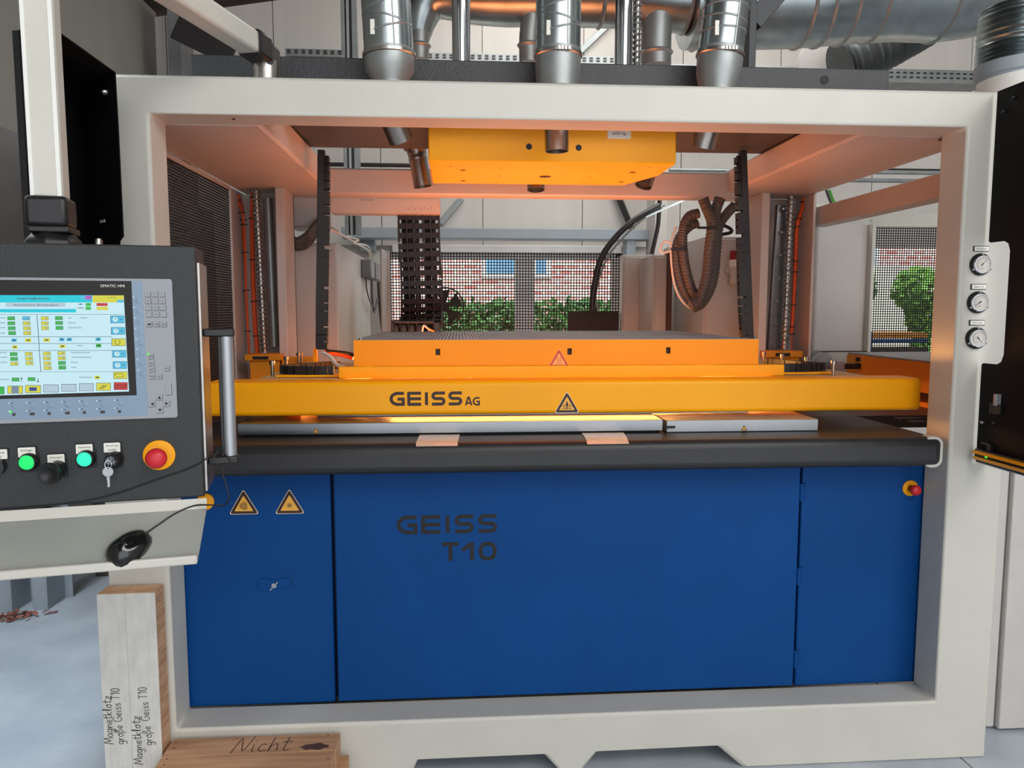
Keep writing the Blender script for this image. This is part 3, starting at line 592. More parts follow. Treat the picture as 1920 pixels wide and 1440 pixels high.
MB().box(x2, x3, .165, .9, 1.216, 1.259).build('plate_body', 'alu_matt', pl2, bev=.002)
MB().box(x2 + .01, x3 - .01, .17, .88, 1.2142, 1.216).build('shadow_gap', 'ink', pl2, smooth=0)  # shadow under the shorter plate, set in as a black filler
sign(pl2, FRONT(1395, 802, .1647), .024, 'small', label='small yellow triangle')
MB().box(x2 - .010, x2 + .03, .155, .166, 1.232, 1.240).build('clip', 'ink', pl2, bev=.001)
MB().box(x0 + .25, x3 - .2, .34, .37, 1.262, 1.268).build('guide_rail', 'steel', label='thin steel guide rail on the aluminium plates under the beam', cat='rail', bev=.001)
def tab(pxs, lab, yb):
    a, b, c_, d_ = pxs; z = 1.2155; f = MB(); n = 5
    xa = W(a, 812, .17).x; xb = W(b, 812, .17).x; xc = W(c_, 831, 0).x; xd = W(d_, 831, 0).x
    rows = [(xa, xb, .165, z), (xa * .8 + xc * .2, xb * .8 + xd * .2, .12, z), (xa * .45 + xc * .55, xb * .45 + xd * .55, .06, z), (xc, xd, .008, z - .001), (xc, xd, -.012, z - .010)]
    R_ = []
    for k_ in (0, .0018):
        R_.append([(f.v((q[0], q[2], q[3] + k_)), f.v((q[1], q[2], q[3] + k_))) for q in rows])
    for i in range(len(rows) - 1):
        f.f([R_[1][i][0], R_[1][i + 1][0], R_[1][i + 1][1], R_[1][i][1]]); f.f([R_[0][i][1], R_[0][i + 1][1], R_[0][i + 1][0], R_[0][i][0]])
        for s_ in (0, 1): f.f([R_[0][i][s_], R_[0][i + 1][s_], R_[1][i + 1][s_], R_[1][i][s_]])
    f.build('foil_tab', 'foil', label=lab, cat='tab', smooth=60)
tab((787, 862, 780, 858), 'pale foil tab folded over worktop edge, left one', 0); tab((1090, 1168, 1100, 1178), 'pale foil tab folded over worktop edge, right one with curled corner', 0)

#=====================================================================  YELLOW CLAMP FRAME
YBm = .25; zb0, zb1 = 1.277, 1.403
cf = thing('yellow_crossbeam', 'long yellow clamping beam with lettering spanning the machine front', 'beam', (.44, .8, zb0))
MB().box(-.925, 1.795, YBm, YBm + .145, zb0, zb1).build('front_beam', 'yellow', cf, bev=.016, seg=4)
MB().box(-.775, -.44, YBm + .13, 1.40, 1.32, zb1 - .002).build('side_arm', 'dusty', cf, label='dust covered left arm', bev=.004)
MB().box(1.25, 1.66, YBm + .13, 1.40, 1.32, zb1 - .002).build('side_arm', 'dusty', cf, label='dust covered right arm', bev=.004)
MB().box(W(440, 760, .3).x, W(440, 760, .3).x + .001, 0, .001, 0, .001) if False else None
ML = FM((0, YBm - .0006, 0), X, Z); x, z, w_, h_ = cutrect((733, 760), (866, 735), YBm); block_text(cf, 'ink_brown', ML, 'GEISS', x, z, w_, h_, .0115, 0)
x, z, w_, h_ = cutrect((873, 760), (899, 745), YBm); block_text(cf, 'ink_brown', ML, 'AG', x, z, w_, h_, .0062, 0)
sign(cf, FRONT(1063, 754, YBm - .0003), .088, 'crush', label='pedestrian crush hazard triangle')
# bolts on arms
for px, py, L in ((511, 690, .06), (537, 679, .05), (560, 670, .05), (580, 664, .05), (1562, 690, .06), (1512, 680, .05), (1466, 673, .05), (1432, 668, .05)):
    p = WZ(px, py + 14 if L == .06 else py + 10, zb1); p.z = zb1 - .002; p.y = min(p.y, 1.36)
    MB().lathe(p, p + Z * L * 1.05, [(0, .0065), (.7, .0065), (.7, .011), (.97, .011), (1, .009)], 14).build('bolt', 'steel', cf)
for px in (558, 1518):
    p = W(px, 781, .5); MB().box(p.x - .03, p.x + .03, .42, .75, 1.262, 1.30).build('bracket', 'yellow', cf, bev=.002)

#=====================================================================  HEATER CARRIAGE
hx0, hx1 = -.405, 1.207; hy0, hy1 = .42, 1.66; hz1 = 1.549; hz0 = 1.448
hc = thing('heater_carriage', 'orange-yellow heater box with mesh top on the clamp frame', 'heater', (.4, 1.0, 1.405))
fr = MB(FM((0, hy0, 0), X, Z)); slots = []
for px, py in ((821, 660), (1068, 659), (1253, 657)): p = W(px, py, hy0); slots.append(R4(p.x - .009, p.z - .0125, p.x + .009, p.z + .0125))
fr.holed([R4(hx0, hz0, hx1, hz1)] + slots, .004); fr.build('front_panel', 'heater_orange', hc, smooth=0)
MB().box(hx0, hx0 + .004, hy0 + .004, hy1, hz0, hz1).box(hx1 - .004, hx1, hy0 + .004, hy1, hz0, hz1).box(hx0, hx1, hy1, hy1 + .004, hz0, hz1).build('side_panels', 'heater_orange', hc, smooth=0)
MB().box(W(635, 696, .40).x, W(1470, 696, .40).x, .396, .419, zb1 - .001, hz0).build('step_plate', 'yellow', hc, bev=.003)
MB().box(W(635, 696, .40).x, W(1470, 696, .40).x, .419, .44, zb1 - .001, hz0 - .002).build('step_shelf', 'yellow', hc, bev=.002)
MB(FM((0, 0, hz1), X, Yv)).grid(hx0 + .004, hx1 - .004, hy0 + .004, hy1, .014, .0062, .002).build('mesh_top', 'galv_dull', hc, smooth=0)
for (px, py) in ((677, 636), (1416, 636)):
    p = W(px, py, hy0 + .02); MB().lathe((p.x, hy0 + .02, hz1), (p.x, hy0 + .02, hz1 + .012), [(0, .005), (1, .005)], 10).build('screw', 'steel', hc)
MB().box(hx0 + .02, hx1 - .02, hy0 + .02, hy0 + .03, hz0, hz1 - .01).box(hx0 + .02, hx1 - .02, hy0 + .03, hy1 - .02, 1.50, 1.506).build('dark_backing', 'stain', hc, smooth=0)  # added brown sheets that keep slots and mesh dark inside
for i in range(12):
    yy = hy0 + .1 + i * .1; MB().cyl((hx0 + .05, yy, 1.470), (hx1 - .05, yy, 1.470), .008, 10).build('heater_tube', 'cable_white', hc)
sign(hc, FRONT(1048, 671, hy0 - .0003), .080, 'heat', border='amber_pink', tri='ink_red', fill='amber_pink', sym='ink_red', label='hot surface triangle in red')

#=====================================================================  UPPER GANTRY
zq = 2.414
MB().box(-.98, 1.70, .42, 1.10, zq, W(1100, 118, .42).z).build('gantry_box', 'darkbox', label='dark grey textured gantry box resting across the frame top', cat='gantry', bev=.004)
MB(FM(W(1546, 150, .4195), X, Z)).lathe((0, 0, 0), (0, 0, .002), [(0, .017), (1, .017)], 24).build('cable_hole', 'ink', label='round black hole plug in the gantry box at right', cat='hole')
# yellow carriage block under the gantry
yb = thing('tool_block', 'bright yellow steel block hanging under the gantry', 'carriage', (.38, .85, 2.27))
YK = .58; bz0 = 2.262; bx0, bx1 = W(803, 280, YK).x, W(1268, 280, YK).x; byr = 1.13
pts = [(bx0, YK), (bx1, YK), (bx1, YK + .28), (bx1 - .10, byr), (bx0, byr)]
q = MB(FM((0, 0, 2.41), X, Yv)); q.poly(pts, 0, 2.41 - bz0); q.build('block_body', 'yellow', yb, bev=.006)
hl = MB(FM((0, YK, 0), X, Z))
for px, py in ((992, 275), (1085, 277)): p = W(px, py, YK); hl.poly(circ(p.x, p.z, .0125, 20), .0008)
hb_ = MB(FM((0, 0, bz0), X, -Yv))
for px, py, r in ((1022, 331, .028), (868, 319, .013), (868, 339, .013), (1186, 323, .015), (1165, 341, .013), (845, 311, .006), (940, 317, .006), (1120, 319, .006), (1106, 332, .007), (937, 330, .007), (1095, 344, .006), (933, 342, .005), (812, 345, .005), (1218, 314, .006), (815, 313, .005), (1012, 346, .006)):
    p = WZ(px, py, bz0); hb_.poly(circ(p.x, -p.y, r, 16), .0008)
hl.build('hole', 'ink', yb, smooth=0); hb_.build('bore_holes', 'ink', yb, smooth=0)
p = W(1161, 252, YK); l = MB(FM((p.x, YK, p.z), X, Z)); l.mi = 0; l.poly(rrect(-.048, -.018, .048, .03, .003), .002, .002); l.mi = 1; l.text('600 kg', 0, .002, w=.055, h=.016, z=.0024); l.build('load_plate', ['label', 'ink'], yb, smooth=0)
# front suction ducts
def fduct(px0, px1, r, endpy, lab, Y=.285, clamp=False, nr=.7):
    t = thing('suction_duct', lab, 'duct', W(px1, endpy, Y), 'galvanised ducts above the front beam')
    a = W(px1, endpy, Y); b = W(px1 + (px0 - px1) * .3, 105, Y); top = W(px0 + (px0 - px1) * 1.2, -160, Y)
    MB().lathe(b, top, [(0, r * .98), (.03, r), (1, r)], 32, False).build('pipe_wall', 'galv', t, smooth=50)
    MB().lathe(a - Z * .02, b + (b - a) * .2, [(0, r * nr), (.1, r * nr), (.42, r), (.75, r * 1.02), (1, r * 1.02)], 32, False).build('cone', 'galv_dull', t, smooth=50)
    d = (top - b).normalized()
    MB().lathe(b - d * .008, b + d * .01, [(0, r * 1.0), (.2, r * 1.08), (.8, r * 1.08), (1, r * 1.0)], 32, False).build('clamp_ring', 'steel', t, smooth=50)
    for k, f in enumerate((.20, .30, .42, .52)):
        tilt = (-1, 1, -1, 1)[k] * (.25 if 'right' not in lab else .06); dd = (d + X * tilt).normalized(); q_ = b.lerp(top, f * .8)
        MB().lathe(q_ - dd * .004, q_ + dd * .004, [(0, r * 1.0), (.3, r * 1.035), (.7, r * 1.035), (1, r * 1.0)], 32, False).build('spiral_seam', 'galv_dull', t, smooth=50)
    if clamp:
        for k in (-1, 0, 1, 2): MB().box(b.x + .012 * k, b.x + .012 * k + .009, b.y - r * 1.15, b.y - r * 1.02, b.z - .006, b.z + .008).build('clamp_link', 'steel', t, bev=.001)
    s_ = MB(); q_ = b.lerp(top, .12); s_.box(q_.x - r * .62, q_.x - r * .45, q_.y - r * .9, q_.y - r * .78, q_.z - .01, q_.z + .04); s_.build('sticker', 'label', t)
    MB().beam(b + Vector((r * .3, -r * .955, 0)), top + Vector((r * .3, -r * .955, 0)), .004, .004, up=Yv).build('length_seam', 'galv_dull', t)
fduct(724, 732, .088, 150, 'leftmost of the three wide galvanised ducts above the front beam')
fduct(1047, 1046, .082, 157, 'middle of the three wide galvanised ducts above the front beam', clamp=True, nr=.96)
fduct(1362, 1345, .082, 163, 'right one of the three wide galvanised ducts above the front beam', clamp=True, nr=.84)
def nozzle(p0, p1, r, lab, collar=True):
    p0 = Vector(p0); p1 = Vector(p1); t = thing('nozzle', lab, 'nozzle', p1)
    MB().lathe(p1, p0, [(0, r), (1, r), (1, r * .92), (.002, r * .92), (0, r)], 24, False).build('tube_wall', 'steel', t, smooth=50)
    MB().lathe(p1.lerp(p0, .10), p1.lerp(p0, .11), [(0, r * .9), (1, r * .9)], 20).build('dark_bore', 'ink', t)
    if collar: MB().lathe(p1.lerp(p0, .62), p0, [(0, r), (.1, r * 1.06), (.2, r), (.6, r * 1.1), (.75, r * 1.4), (.9, r * 1.4), (1, r * 1.2)], 24, False).build('collar', 'steel', t, smooth=50)
    return t
nozzle(W(735, 222, .30), W(752, 262, .34), .047, 'short bright nozzle under the front beam left of the yellow block', False)
nozzle(W(1043, 215, .34), W(1044, 284, .34), .045, 'short bright nozzle in front of the yellow block', False)
nozzle(W(1334, 215, .30), W(1317, 276, .34), .045, 'short bright nozzle under the front beam right of the yellow block', False)
nozzle(W(779, 270, 1.22), W(793, 350, 1.22), .044, 'steel nozzle hanging behind the left edge of the yellow block')
nozzle(W(1004, 300, 1.25), W(1005, 356, 1.22), .043, 'nozzle mouth just below the middle of the yellow block')
nozzle(W(1222, 300, 1.25), W(1206, 349, 1.22), .043, 'nozzle mouth just below the right end of the yellow block')
for px, lab in ((865, 'left polished chrome cylinder rod standing on the gantry'), (1169, 'right polished chrome cylinder rod standing on the gantry')):
    p = W(px, 110, .72); MB().cyl((p.x, .72, 2.60), (p.x, .72, 3.6), .038, 32).build('guide_rod', 'chrome', label=lab, cat='rod')
def spring(P, r, turns, w, m, name, lab, cat, parent=None, core=True):
    a = Vector(P[0]); b = Vector(P[1]); t = parent or thing(name, lab, cat, min((a, b), key=lambda v: v.z))
    if core: MB().cyl(a, b, r * .8, 12).build('rod_core', 'steel', t)
    d = (b - a).normalized(); u = d.orthogonal().normalized(); v = d.cross(u); n = turns * 10
    MB().tube([a.lerp(b, i / n) + (u * math.cos(i * .6283) + v * math.sin(i * .6283)) * r for i in range(n + 1)], w, 5).build('thread', m, t, smooth=60); return t
p = W(1194, 110, .74); spring(((p.x, .74, 2.60), (p.x, .74, 3.3)), .016, 30, .004, 'galv_dull', 'threaded_spindle', 'threaded spindle beside the right chrome rod on the gantry', 'spindle')
ms = thing('gantry_mast', 'dark grey mast with diagonal strut standing on the gantry', 'mast', W(1410, 118, .60))
p = W(1410, 118, .6); q = W(1447, 0, .6); MB().box(p.x - .016, p.x + .016, .60, .74, 2.60, 3.5).build('upright', 'darkbox', ms, bev=.003)
MB().beam(W(1410, 42, .64), W(1500, -60, .64), .08, .045, up=Yv).build('strut', 'darkbox', ms, bev=.003)
# ------------- cable chains
def link_mesh(w, h, L, m='chain'):
    q = MB(); q.box(-w / 2, w / 2, -h / 2, -h * .30, -L * .46, L * .46); q.box(-w / 2, w / 2, h * .30, h / 2, -L * .46, L * .46)
    q.box(-w / 2, -w * .3, -h * .3, h * .3, -L * .30, L * .30); q.box(w * .3, w / 2, -h * .3, h * .3, -L * .30, L * .30); return local_mesh(q, m)
def chain_path(t, P, me, L, wdir, name='link'):
    P = smooth_path(P, 24); acc = 0; last = P[0]; n = 0
    for i in range(1, len(P)):
        s_ = (P[i] - P[i - 1]).length; acc += s_
        if acc >= L:
            acc -= L; d = (P[i] - P[i - 1]).normalized(); x = Vector(wdir); x = (x - d * x.dot(d)).normalized(); y = d.cross(x)
            M = Matrix(((x.x, y.x, d.x, P[i].x), (x.y, y.y, d.y, P[i].y), (x.z, y.z, d.z, P[i].z), (0, 0, 0, 1))); place_mesh(me, name, M, t); n += 1
    return n
YC = .95
for pxa, pxb, sx, lab in ((607, 604, 1, 'black cable chain hanging at the left of the heater box'), (1388, 1391, -1, 'black cable chain hanging at the right of the heater box')):
    t = thing('cable_chain', lab, 'cable chain', W(pxb, 690, YC)); me = link_mesh(.050, .038, .036)
    chain_path(t, [W(pxa, 285, YC + .02), W(pxa + (0 if sx > 0 else 3), 400, YC), W(pxb + (0 if sx > 0 else 4), 560, YC), W(pxb + (0 if sx > 0 else 10), 655, YC)], me, .036, X)
    a = W(pxa - sx * 4, 282, YC); b = W(pxb - sx * 5 + (0 if sx > 0 else 10), 650, YC); MB().beam(a, b, .034, .03).build('cover_band', 'chain', t, bev=.002)
for pts_, lab in (([(640, 668, .80), (600, 673, .72), (555, 684, .62), (531, 694, .55), (545, 700, .50), (590, 699, .48), (622, 694, .48)], 'low black cable chain looping flat on the left clamp arm'), ([(1430, 672, .85), (1465, 676, .75), (1505, 683, .62), (1540, 690, .56), (1535, 697, .52), (1490, 697, .48), (1455, 696, .48)], 'low black cable chain looping flat on the right clamp arm')):
    t = thing('cable_chain', lab, 'cable chain', (W(*pts_[3]).x, .6, zb1)); P = [Vector((W(a, b, c).x, c, 1.428)) for a, b, c in pts_]
    chain_path(t, P, link_mesh(.034, .024, .026), .0262, Z)
    MB().box(P[4].x - .05, P[4].x + .2, .46, .58, zb1, 1.411).build('support_strip', 'yellow', t, bev=.001) if P[0].x < 0.4 else MB().box(P[4].x - .25, P[4].x + .03, .46, .58, zb1, 1.411).build('support_strip', 'yellow', t, bev=.001)
# pink wires where the chains end
for k, (pp, m) in enumerate(([((606, 662, .78), (618, 668, .74), (632, 684, .66), (648, 690, .6)), 'cable_white'], [((608, 660, .8), (640, 666, .85), (662, 672, .85)), 'cable_orange'], [((612, 658, .8), (650, 662, .9), (670, 668, .9)), 'rubber'])):
    MB().tube(smooth_path([W(*q) for q in pp], 8), .008, 8).build('cable', m, label=('pale cable leaving the foot of the left hanging chain', 'orange cable running from left chain to heater box', 'black cable running from left chain to heater box')[k], cat='cable')
# wide chain at the back
YW = 1.75; wc = thing('wide_cable_chain', 'wide black ladder chain holding grey hoses in the rear opening', 'cable chain', W(790, 640, YW))
w_ = W(825, 500, YW).x - W(750, 500, YW).x; q = MB(); Lk = .052
q.box(-w_ / 2, w_ / 2, -.006, .006, -Lk * .46, Lk * .12)
for k in range(6): xx = -w_ / 2 + w_ * k / 5; q.box(xx - .005, xx + .005, -.02, .02, -Lk * .5, Lk * .5)
wm = local_mesh(q, 'chain')
pa = W(785, 398, YW); pb = W(790, 560, YW)
chain_path(wc, [W(785, 390, YW), W(786, 450, YW), W(790, 520, YW + .0), W(791, 570, YW - .02), W(791, 598, YW - .10), W(789, 608, YW - .22)], wm, Lk, X, 'chain_link')
for k in range(5):
    xx = (-.38 + .15 * k + (.12 if k > 2 else 0)) * w_; MB().tube([W(785, 395, YW) + Vector((xx, .03, 0)), W(790, 560, YW) + Vector((xx, .03, 0)), W(791, 596, YW) + Vector((xx, -.02, 0))], .016, 8).build('hose', 'hose_dark', wc)
bxm = thing('hose_box', 'open box with four grey hose ends behind the heater top', 'box', W(786, 622, 1.55)); e = bx(734, 602, 824, 628, 1.50, .02)
MB().box(e[0], e[1], 1.50, 1.75, e[5] - .01, e[5]).box(e[0], e[0] + .012, 1.50, 1.75, e[4], e[5]).box(e[1] - .03, e[1], 1.50, 1.75, e[4], e[5]).box(e[0], e[1], 1.74, 1.75, e[4], e[5]).build('shell', 'hose_dark', bxm, bev=.002)
for k in range(4):
    p = W(741 + k * 15, 618, 1.53); MB().lathe((p.x, 1.53, e[4]), (p.x, 1.56, e[5] - .015), [(0, .017), (.7, .017), (.92, .012), (1, .004)], 14).build('hose_end', 'hose', bxm, smooth=60)
MB().tube(smooth_path([W(797, 612, 1.52), W(803, 616, 1.5), W(815, 622, 1.5)], 6), .005, 8).build('wire', 'amber', bxm)
MB().tube(smooth_path([W(792, 622, 1.52), W(795, 610, 1.5), W(806, 620, 1.5)], 6), .005, 8).build('wire', 'cable_white', bxm)

#=====================================================================  SIDE MESHES AND COLUMN DRIVES
lm = thing('perforated_guard', 'dark perforated side guard behind the left jamb', 'mesh guard', (-1.15, .8, 1.2))
MB(FM((-1.152, 0, 0), Yv, Z)).grid(.17, 1.46, 1.215, 2.27, .0125, .0048, .0016).build('perforated_sheet', 'mesh_brown', lm, smooth=0)
MB().box(-1.162, -1.142, 1.455, 1.475, 1.21, 2.28).box(-1.162, -1.146, .16, 1.46, 2.27, 2.289).build('edge_frame', 'frame_inner', lm, bev=.001)
MB().box(-1.60, -1.58, -.2, 2.6, .9, 2.3).build('outer_guard', 'grey_mid', label='grey guard sheet behind the perforated left side panel', cat='guard', smooth=0)
def zline(px0, py0, px1, py1, Y): return W(px0, py0, Y), W(px1, py1, Y)
a, b = zline(480, 358, 496, 662, 1.52); ls = spring((a, b), .020, 36, .0045, 'galv_dull', 'lead_screw', 'coiled lead screw in the left rear column', 'spindle')
a, b = zline(1483, 368, 1470, 662, 1.52); spring((a, b), .020, 36, .0045, 'galv_dull', 'lead_screw', 'coiled lead screw in the right rear column', 'spindle')
for px, py, lab in ((480, 357, 'l'), (1483, 366, 'r')):
    p = W(px, py, 1.52)
# guide rail on right column
gr = thing('guide_rail', 'upright bolted steel guide rail in the right rear column', 'rail', W(1458, 660, 1.56)); a, b = zline(1468, 385, 1450, 660, 1.58)
MB().beam(a, b, .03, .075).build('rail_body', 'alu', gr, bev=.003)
for k in range(7):
    p = a.lerp(b, .03 + k * .155) + Vector((-.012, -.036, 0)); screw(gr, p, -Yv, .007, .006, 'screw')
a, b = zline(502, 372, 514, 650, 1.6); MB().cyl(a, b, .024, 16).build('guide_tube', 'galv_dull', label='grey guide tube beside the left lead screw', cat='tube')
# orange cables with ties
def ocable(P, Y, lab, r=.008, m='cable_orange', ties=()):
    t = thing('cable', lab, 'cable', W(P[-1][0], P[-1][1], Y)); Q = smooth_path([W(a, b, Y) for a, b in P], 8); MB().tube(Q, r, 8).build('sheath', m, t, smooth=60)
    for f in ties:
        i = int(f * (len(Q) - 2)); d = (Q[i + 1] - Q[i]).normalized(); tt = MB(); tt.lathe(Q[i] - d * .003, Q[i] + d * .003, [(0, r * 1.3), (1, r * 1.3)], 8); tt.beam(Q[i] - X * .018, Q[i] + X * .018, .005, .005); tt.build('cable_tie', 'rubber', t)
ocable([(474, 362), (473, 400), (474, 500), (478, 600), (483, 665)], 1.60, 'thick orange cable strapped left of the left lead screw', .0115, ties=(.12, .3, .5, .7, .9))
ocable([(443, 360), (452, 395), (458, 430), (462, 560), (467, 665)], 1.62, 'thinner orange cable nearest the left perforated panel', .006, ties=(.15, .3, .5, .62, .75, .92))
ocable([(444, 358), (456, 390), (455, 440), (460, 520), (465, 600)], 1.64, 'second thin orange cable beside the left perforated panel', .004, ties=(.4,))
ocable([(1507, 372), (1503, 395), (1494, 425), (1491, 500), (1487, 580), (1484, 625)], 1.60, 'orange cable strapped right of the right lead screw', .010, ties=(.1, .35, .42, .6, .66, .8, .95))
ocable([(1511, 372), (1506, 400), (1497, 430), (1493, 520), (1486, 600), (1484, 660)], 1.62, 'thin orange cable at the right of the right column', .004, ties=(.7, .9))
ocable([(1555, 356), (1562, 375), (1570, 390)], 1.9, 'green-yellow earth cable above the right side beam', .008, 'cable_green', ties=(.8,))
ocable([(1549, 356), (1557, 378), (1565, 392)], 1.92, 'grey cable above the right side beam beside the green one', .008, 'hose', ties=())
def drive(px0, py0, px1, py1, Y, lab, s_):
    e = bx(px0, py0, px1, py1, Y, .2); t = thing('lift_bracket', lab, 'bracket', ((e[0] + e[1]) / 2, Y + .1, e[4])); h_ = W(px0, 0, Y).z
    zc = W(px0, py0 + 12, Y).z; MB().box(e[0], e[1], Y - .02, Y + .16, zc, e[5]).build('top_block', 'yellow_dark', t, bev=.003)
    MB().box(e[0] + .02, e[1] - .01, Y, Y + .15, e[4], zc).build('lower_block', 'yellow_dark', t, bev=.003)
    MB().box((e[0] + e[1]) / 2 - .05, (e[0] + e[1]) / 2 + .03, Y - .021, Y - .015, zc + .006, e[5] - .01).build('slot', 'ink', t)
drive(461, 664, 528, 714, 1.41, 'yellow lift bracket at the foot of the left lead screw', 1); drive(1434, 658, 1502, 690, 1.41, 'yellow lift bracket at the foot of the right lead screw', -1)
MB().box(*bx(528, 670, 590, 700, 1.42, .12)).build('lift_bracket', 'yellow_dark', label='low yellow arm between left bracket and heater box', cat='bracket', bev=.003)
MB().box(*bx(587, 654, 594, 680, 1.0, .02)).build('upright_tab', 'yellow', label='small bright yellow upright tab at the left chain foot', cat='bracket', bev=.001)

#=====================================================================  REAR CABINETS
c1_ = thing('electrical_cabinet', 'tall grey electrical cabinet behind the left rear column', 'cabinet', (-.9, 2.4, 0)); YA = 1.95
xa = W(536, 500, YA).x; xb = W(632, 500, YA).x; ztc = W(630, 455, YA).z
MB().box(xa, xb, YA, 3.6, 0, ztc).build('cabinet_shell', 'greybox', c1_, bev=.004)
MB().box(xa + .02, xb - .004, YA - .015, YA, .1, ztc - .02).build('door', 'greybox', c1_, bev=.003)
screw(c1_, W(624, 470, YA - .015), -Yv, .009, .004, 'lock')
hd = MB(); e = bx(536, 370, 620, 424, YA - .06, .3); MB().box(*e).build('cable_duct_cover', 'greybox', label='perforated grey cover above the left cabinet', cat='cover', bev=.003)
e = bx(620, 370, 825, 400, 1.66, .12); cb = thing('cross_channel', 'grey cross channel carrying the wide chain top', 'channel', (e[0], 1.7, e[4])); MB().box(*e).build('channel_body', 'frame_inner', cb, bev=.003)
hm = MB(FM((0, 1.6595, 0), X, Z))
for k in range(9): p = W(760 + k * 6, 390 + (k % 2) * 2, 1.66); hm.poly(circ(p.x, p.z, .0025, 8), 0)
for k in range(5): p = W(678 + k * 5, 375, 1.66); hm.poly(circ(p.x, p.z, .003, 8), 0)
hm.build('hole_row', 'ink', cb, smooth=0)
# hose loop in left
for k in range(3):
    P = [W(a, b, 1.9 - .03 * k) for a, b in ((540 - k * 2, 462 - k * 4), (548, 448 - k * 3), (562, 430), (575, 420))]
    Q, rf = corr([W(538, 440 - 6 * k, 1.86 - k * .03), W(552, 462 - 5 * k, 1.84 - k * .03), W(575, 458 - 8 * k, 1.84 - k * .03), W(596, 430 - 6 * k, 1.88 - k * .03), W(600, 418, 1.9)], .021, .0025, 1.6, n=26); MB().tube(Q, .02, 12, rf).build('corrugated_hose', 'hose', label=('lowest of three grey hose loops beside the left cabinet top', 'middle of three grey hose loops beside the left cabinet top', 'upper of three grey hose loops beside the left cabinet top')[k], cat='hose', smooth=60)
# connector block on cabinet side
xs_ = xb + .002
def XP(px, py, x=None): return WX(px, py, x if x is not None else xs_)
jb = thing('connector_block', 'grey connector block on the side of the left cabinet', 'connector', XP(700, 520)); e0 = XP(677, 485); e1 = XP(715, 520)
MB().box(xs_, xs_ + .07, e0.y, e0.y + .25, XP(677, 520).z, XP(677, 486).z).build('block_body', 'grey_mid', jb, bev=.006)
for k in range(4): MB().box(xs_ + .07, xs_ + .076, e0.y + .3 + k * .09, e0.y + .36 + k * .09, XP(677, 520).z, XP(677, 487).z).box(xs_, xs_ + .075, e0.y + .3 + k * .09, e0.y + .36 + k * .09, XP(677, 520).z, XP(677, 487).z).build('plug', 'grey_mid', jb, bev=.004)
for k, pp in enumerate(([(686, 520), (688, 545), (696, 570), (706, 580)], [(697, 525), (698, 560), (702, 585), (708, 560)], [(710, 528), (712, 570), (718, 625)], [(622, 432), (640, 440), (665, 455), (690, 470), (694, 486)], [(650, 443), (672, 450), (662, 456), (690, 462), (698, 486)])):
    MB().tube(smooth_path([XP(a, b, xs_ + .04) for a, b in pp], 8), (.005, .008, .014, .007, .006)[k], 8).build('cable', ('hose_dark', 'hose', 'hose', 'cable_white', 'cable_white')[k], label=('thin dark cable drooping under the grey connector block', 'grey cable loop under the grey connector block', 'thick grey cable dropping from the connector plugs', 'white cable running along the top of the left cabinet', 'coiled white cable on the edge of the left cabinet')[k], cat='cable')
MB().box(*bx(674, 426, 702, 470, YB - .19, .16)).build('junction_box', 'grey_steel', label='small perforated grey box on the wall behind left cabinet', cat='box', bev=.004)
# rear mesh guard with grey side panels
YM = 2.7
rm = thing('rear_guard', 'black square-mesh guard in front of the rear window', 'mesh panel', W(950, 640, YM)); a = W(732, 550, YM).x; b = W(1162, 550, YM).x; zt_ = W(950, 473, YM).z
MB(FM((0, YM, 0), X, Z)).grid(a, b, .95, zt_, .0196, .0062, .0015).build('perforated_sheet', 'mesh_black', rm, smooth=0)
MB().box(a - .02, a, YM - .01, YM + .02, 0, zt_).build('edge_strip', 'greybox', rm, bev=.001)
q = MB(); q.hexa([(W(718, 560, 2.5).x, 2.45, .9), (a - .02, YM - .01, .9), (a - .02, YM, .9), (W(718, 560, 2.5).x - .01, 2.46, .9), (W(718, 560, 2.5).x, 2.45, zt_), (a - .02, YM - .01, zt_), (a - .02, YM, zt_), (W(718, 560, 2.5).x - .01, 2.46, zt_)]); q.build('side_sheet', 'greybox', rm)
MB().box(*bx(1065, 584, 1160, 660, YM + .1, .02)).build('brown_plate', 'stain', label='dark reddish plate low behind the rear mesh at right', cat='plate', bev=.002)
fn = rm; c = W(834, 575, YM + .06)
M = FM(c, X, Z); f = MB(M); f.lathe((0, 0, 0), (0, 0, .04), [(0, .135), (1, .135), (1, .125), (0, .125)], 32, False); fn = f.build('fan', 'hose_dark', rm, label='dark round fan')
MB(M).lathe((0, 0, 0), (0, 0, .03), [(0, .035), (1, .03)], 20).build('hub', 'hose_dark', fn)
for k in range(5): a_ = R(k * 72); MB(M).poly([(math.cos(a_) * .03, math.sin(a_) * .03), (math.cos(a_) * .125, math.sin(a_) * .125), (math.cos(a_ + .9) * .125, math.sin(a_ + .9) * .125), (math.cos(a_ + .7) * .03, math.sin(a_ + .7) * .03)], .02, .003).build('blade', 'hose_dark', fn)
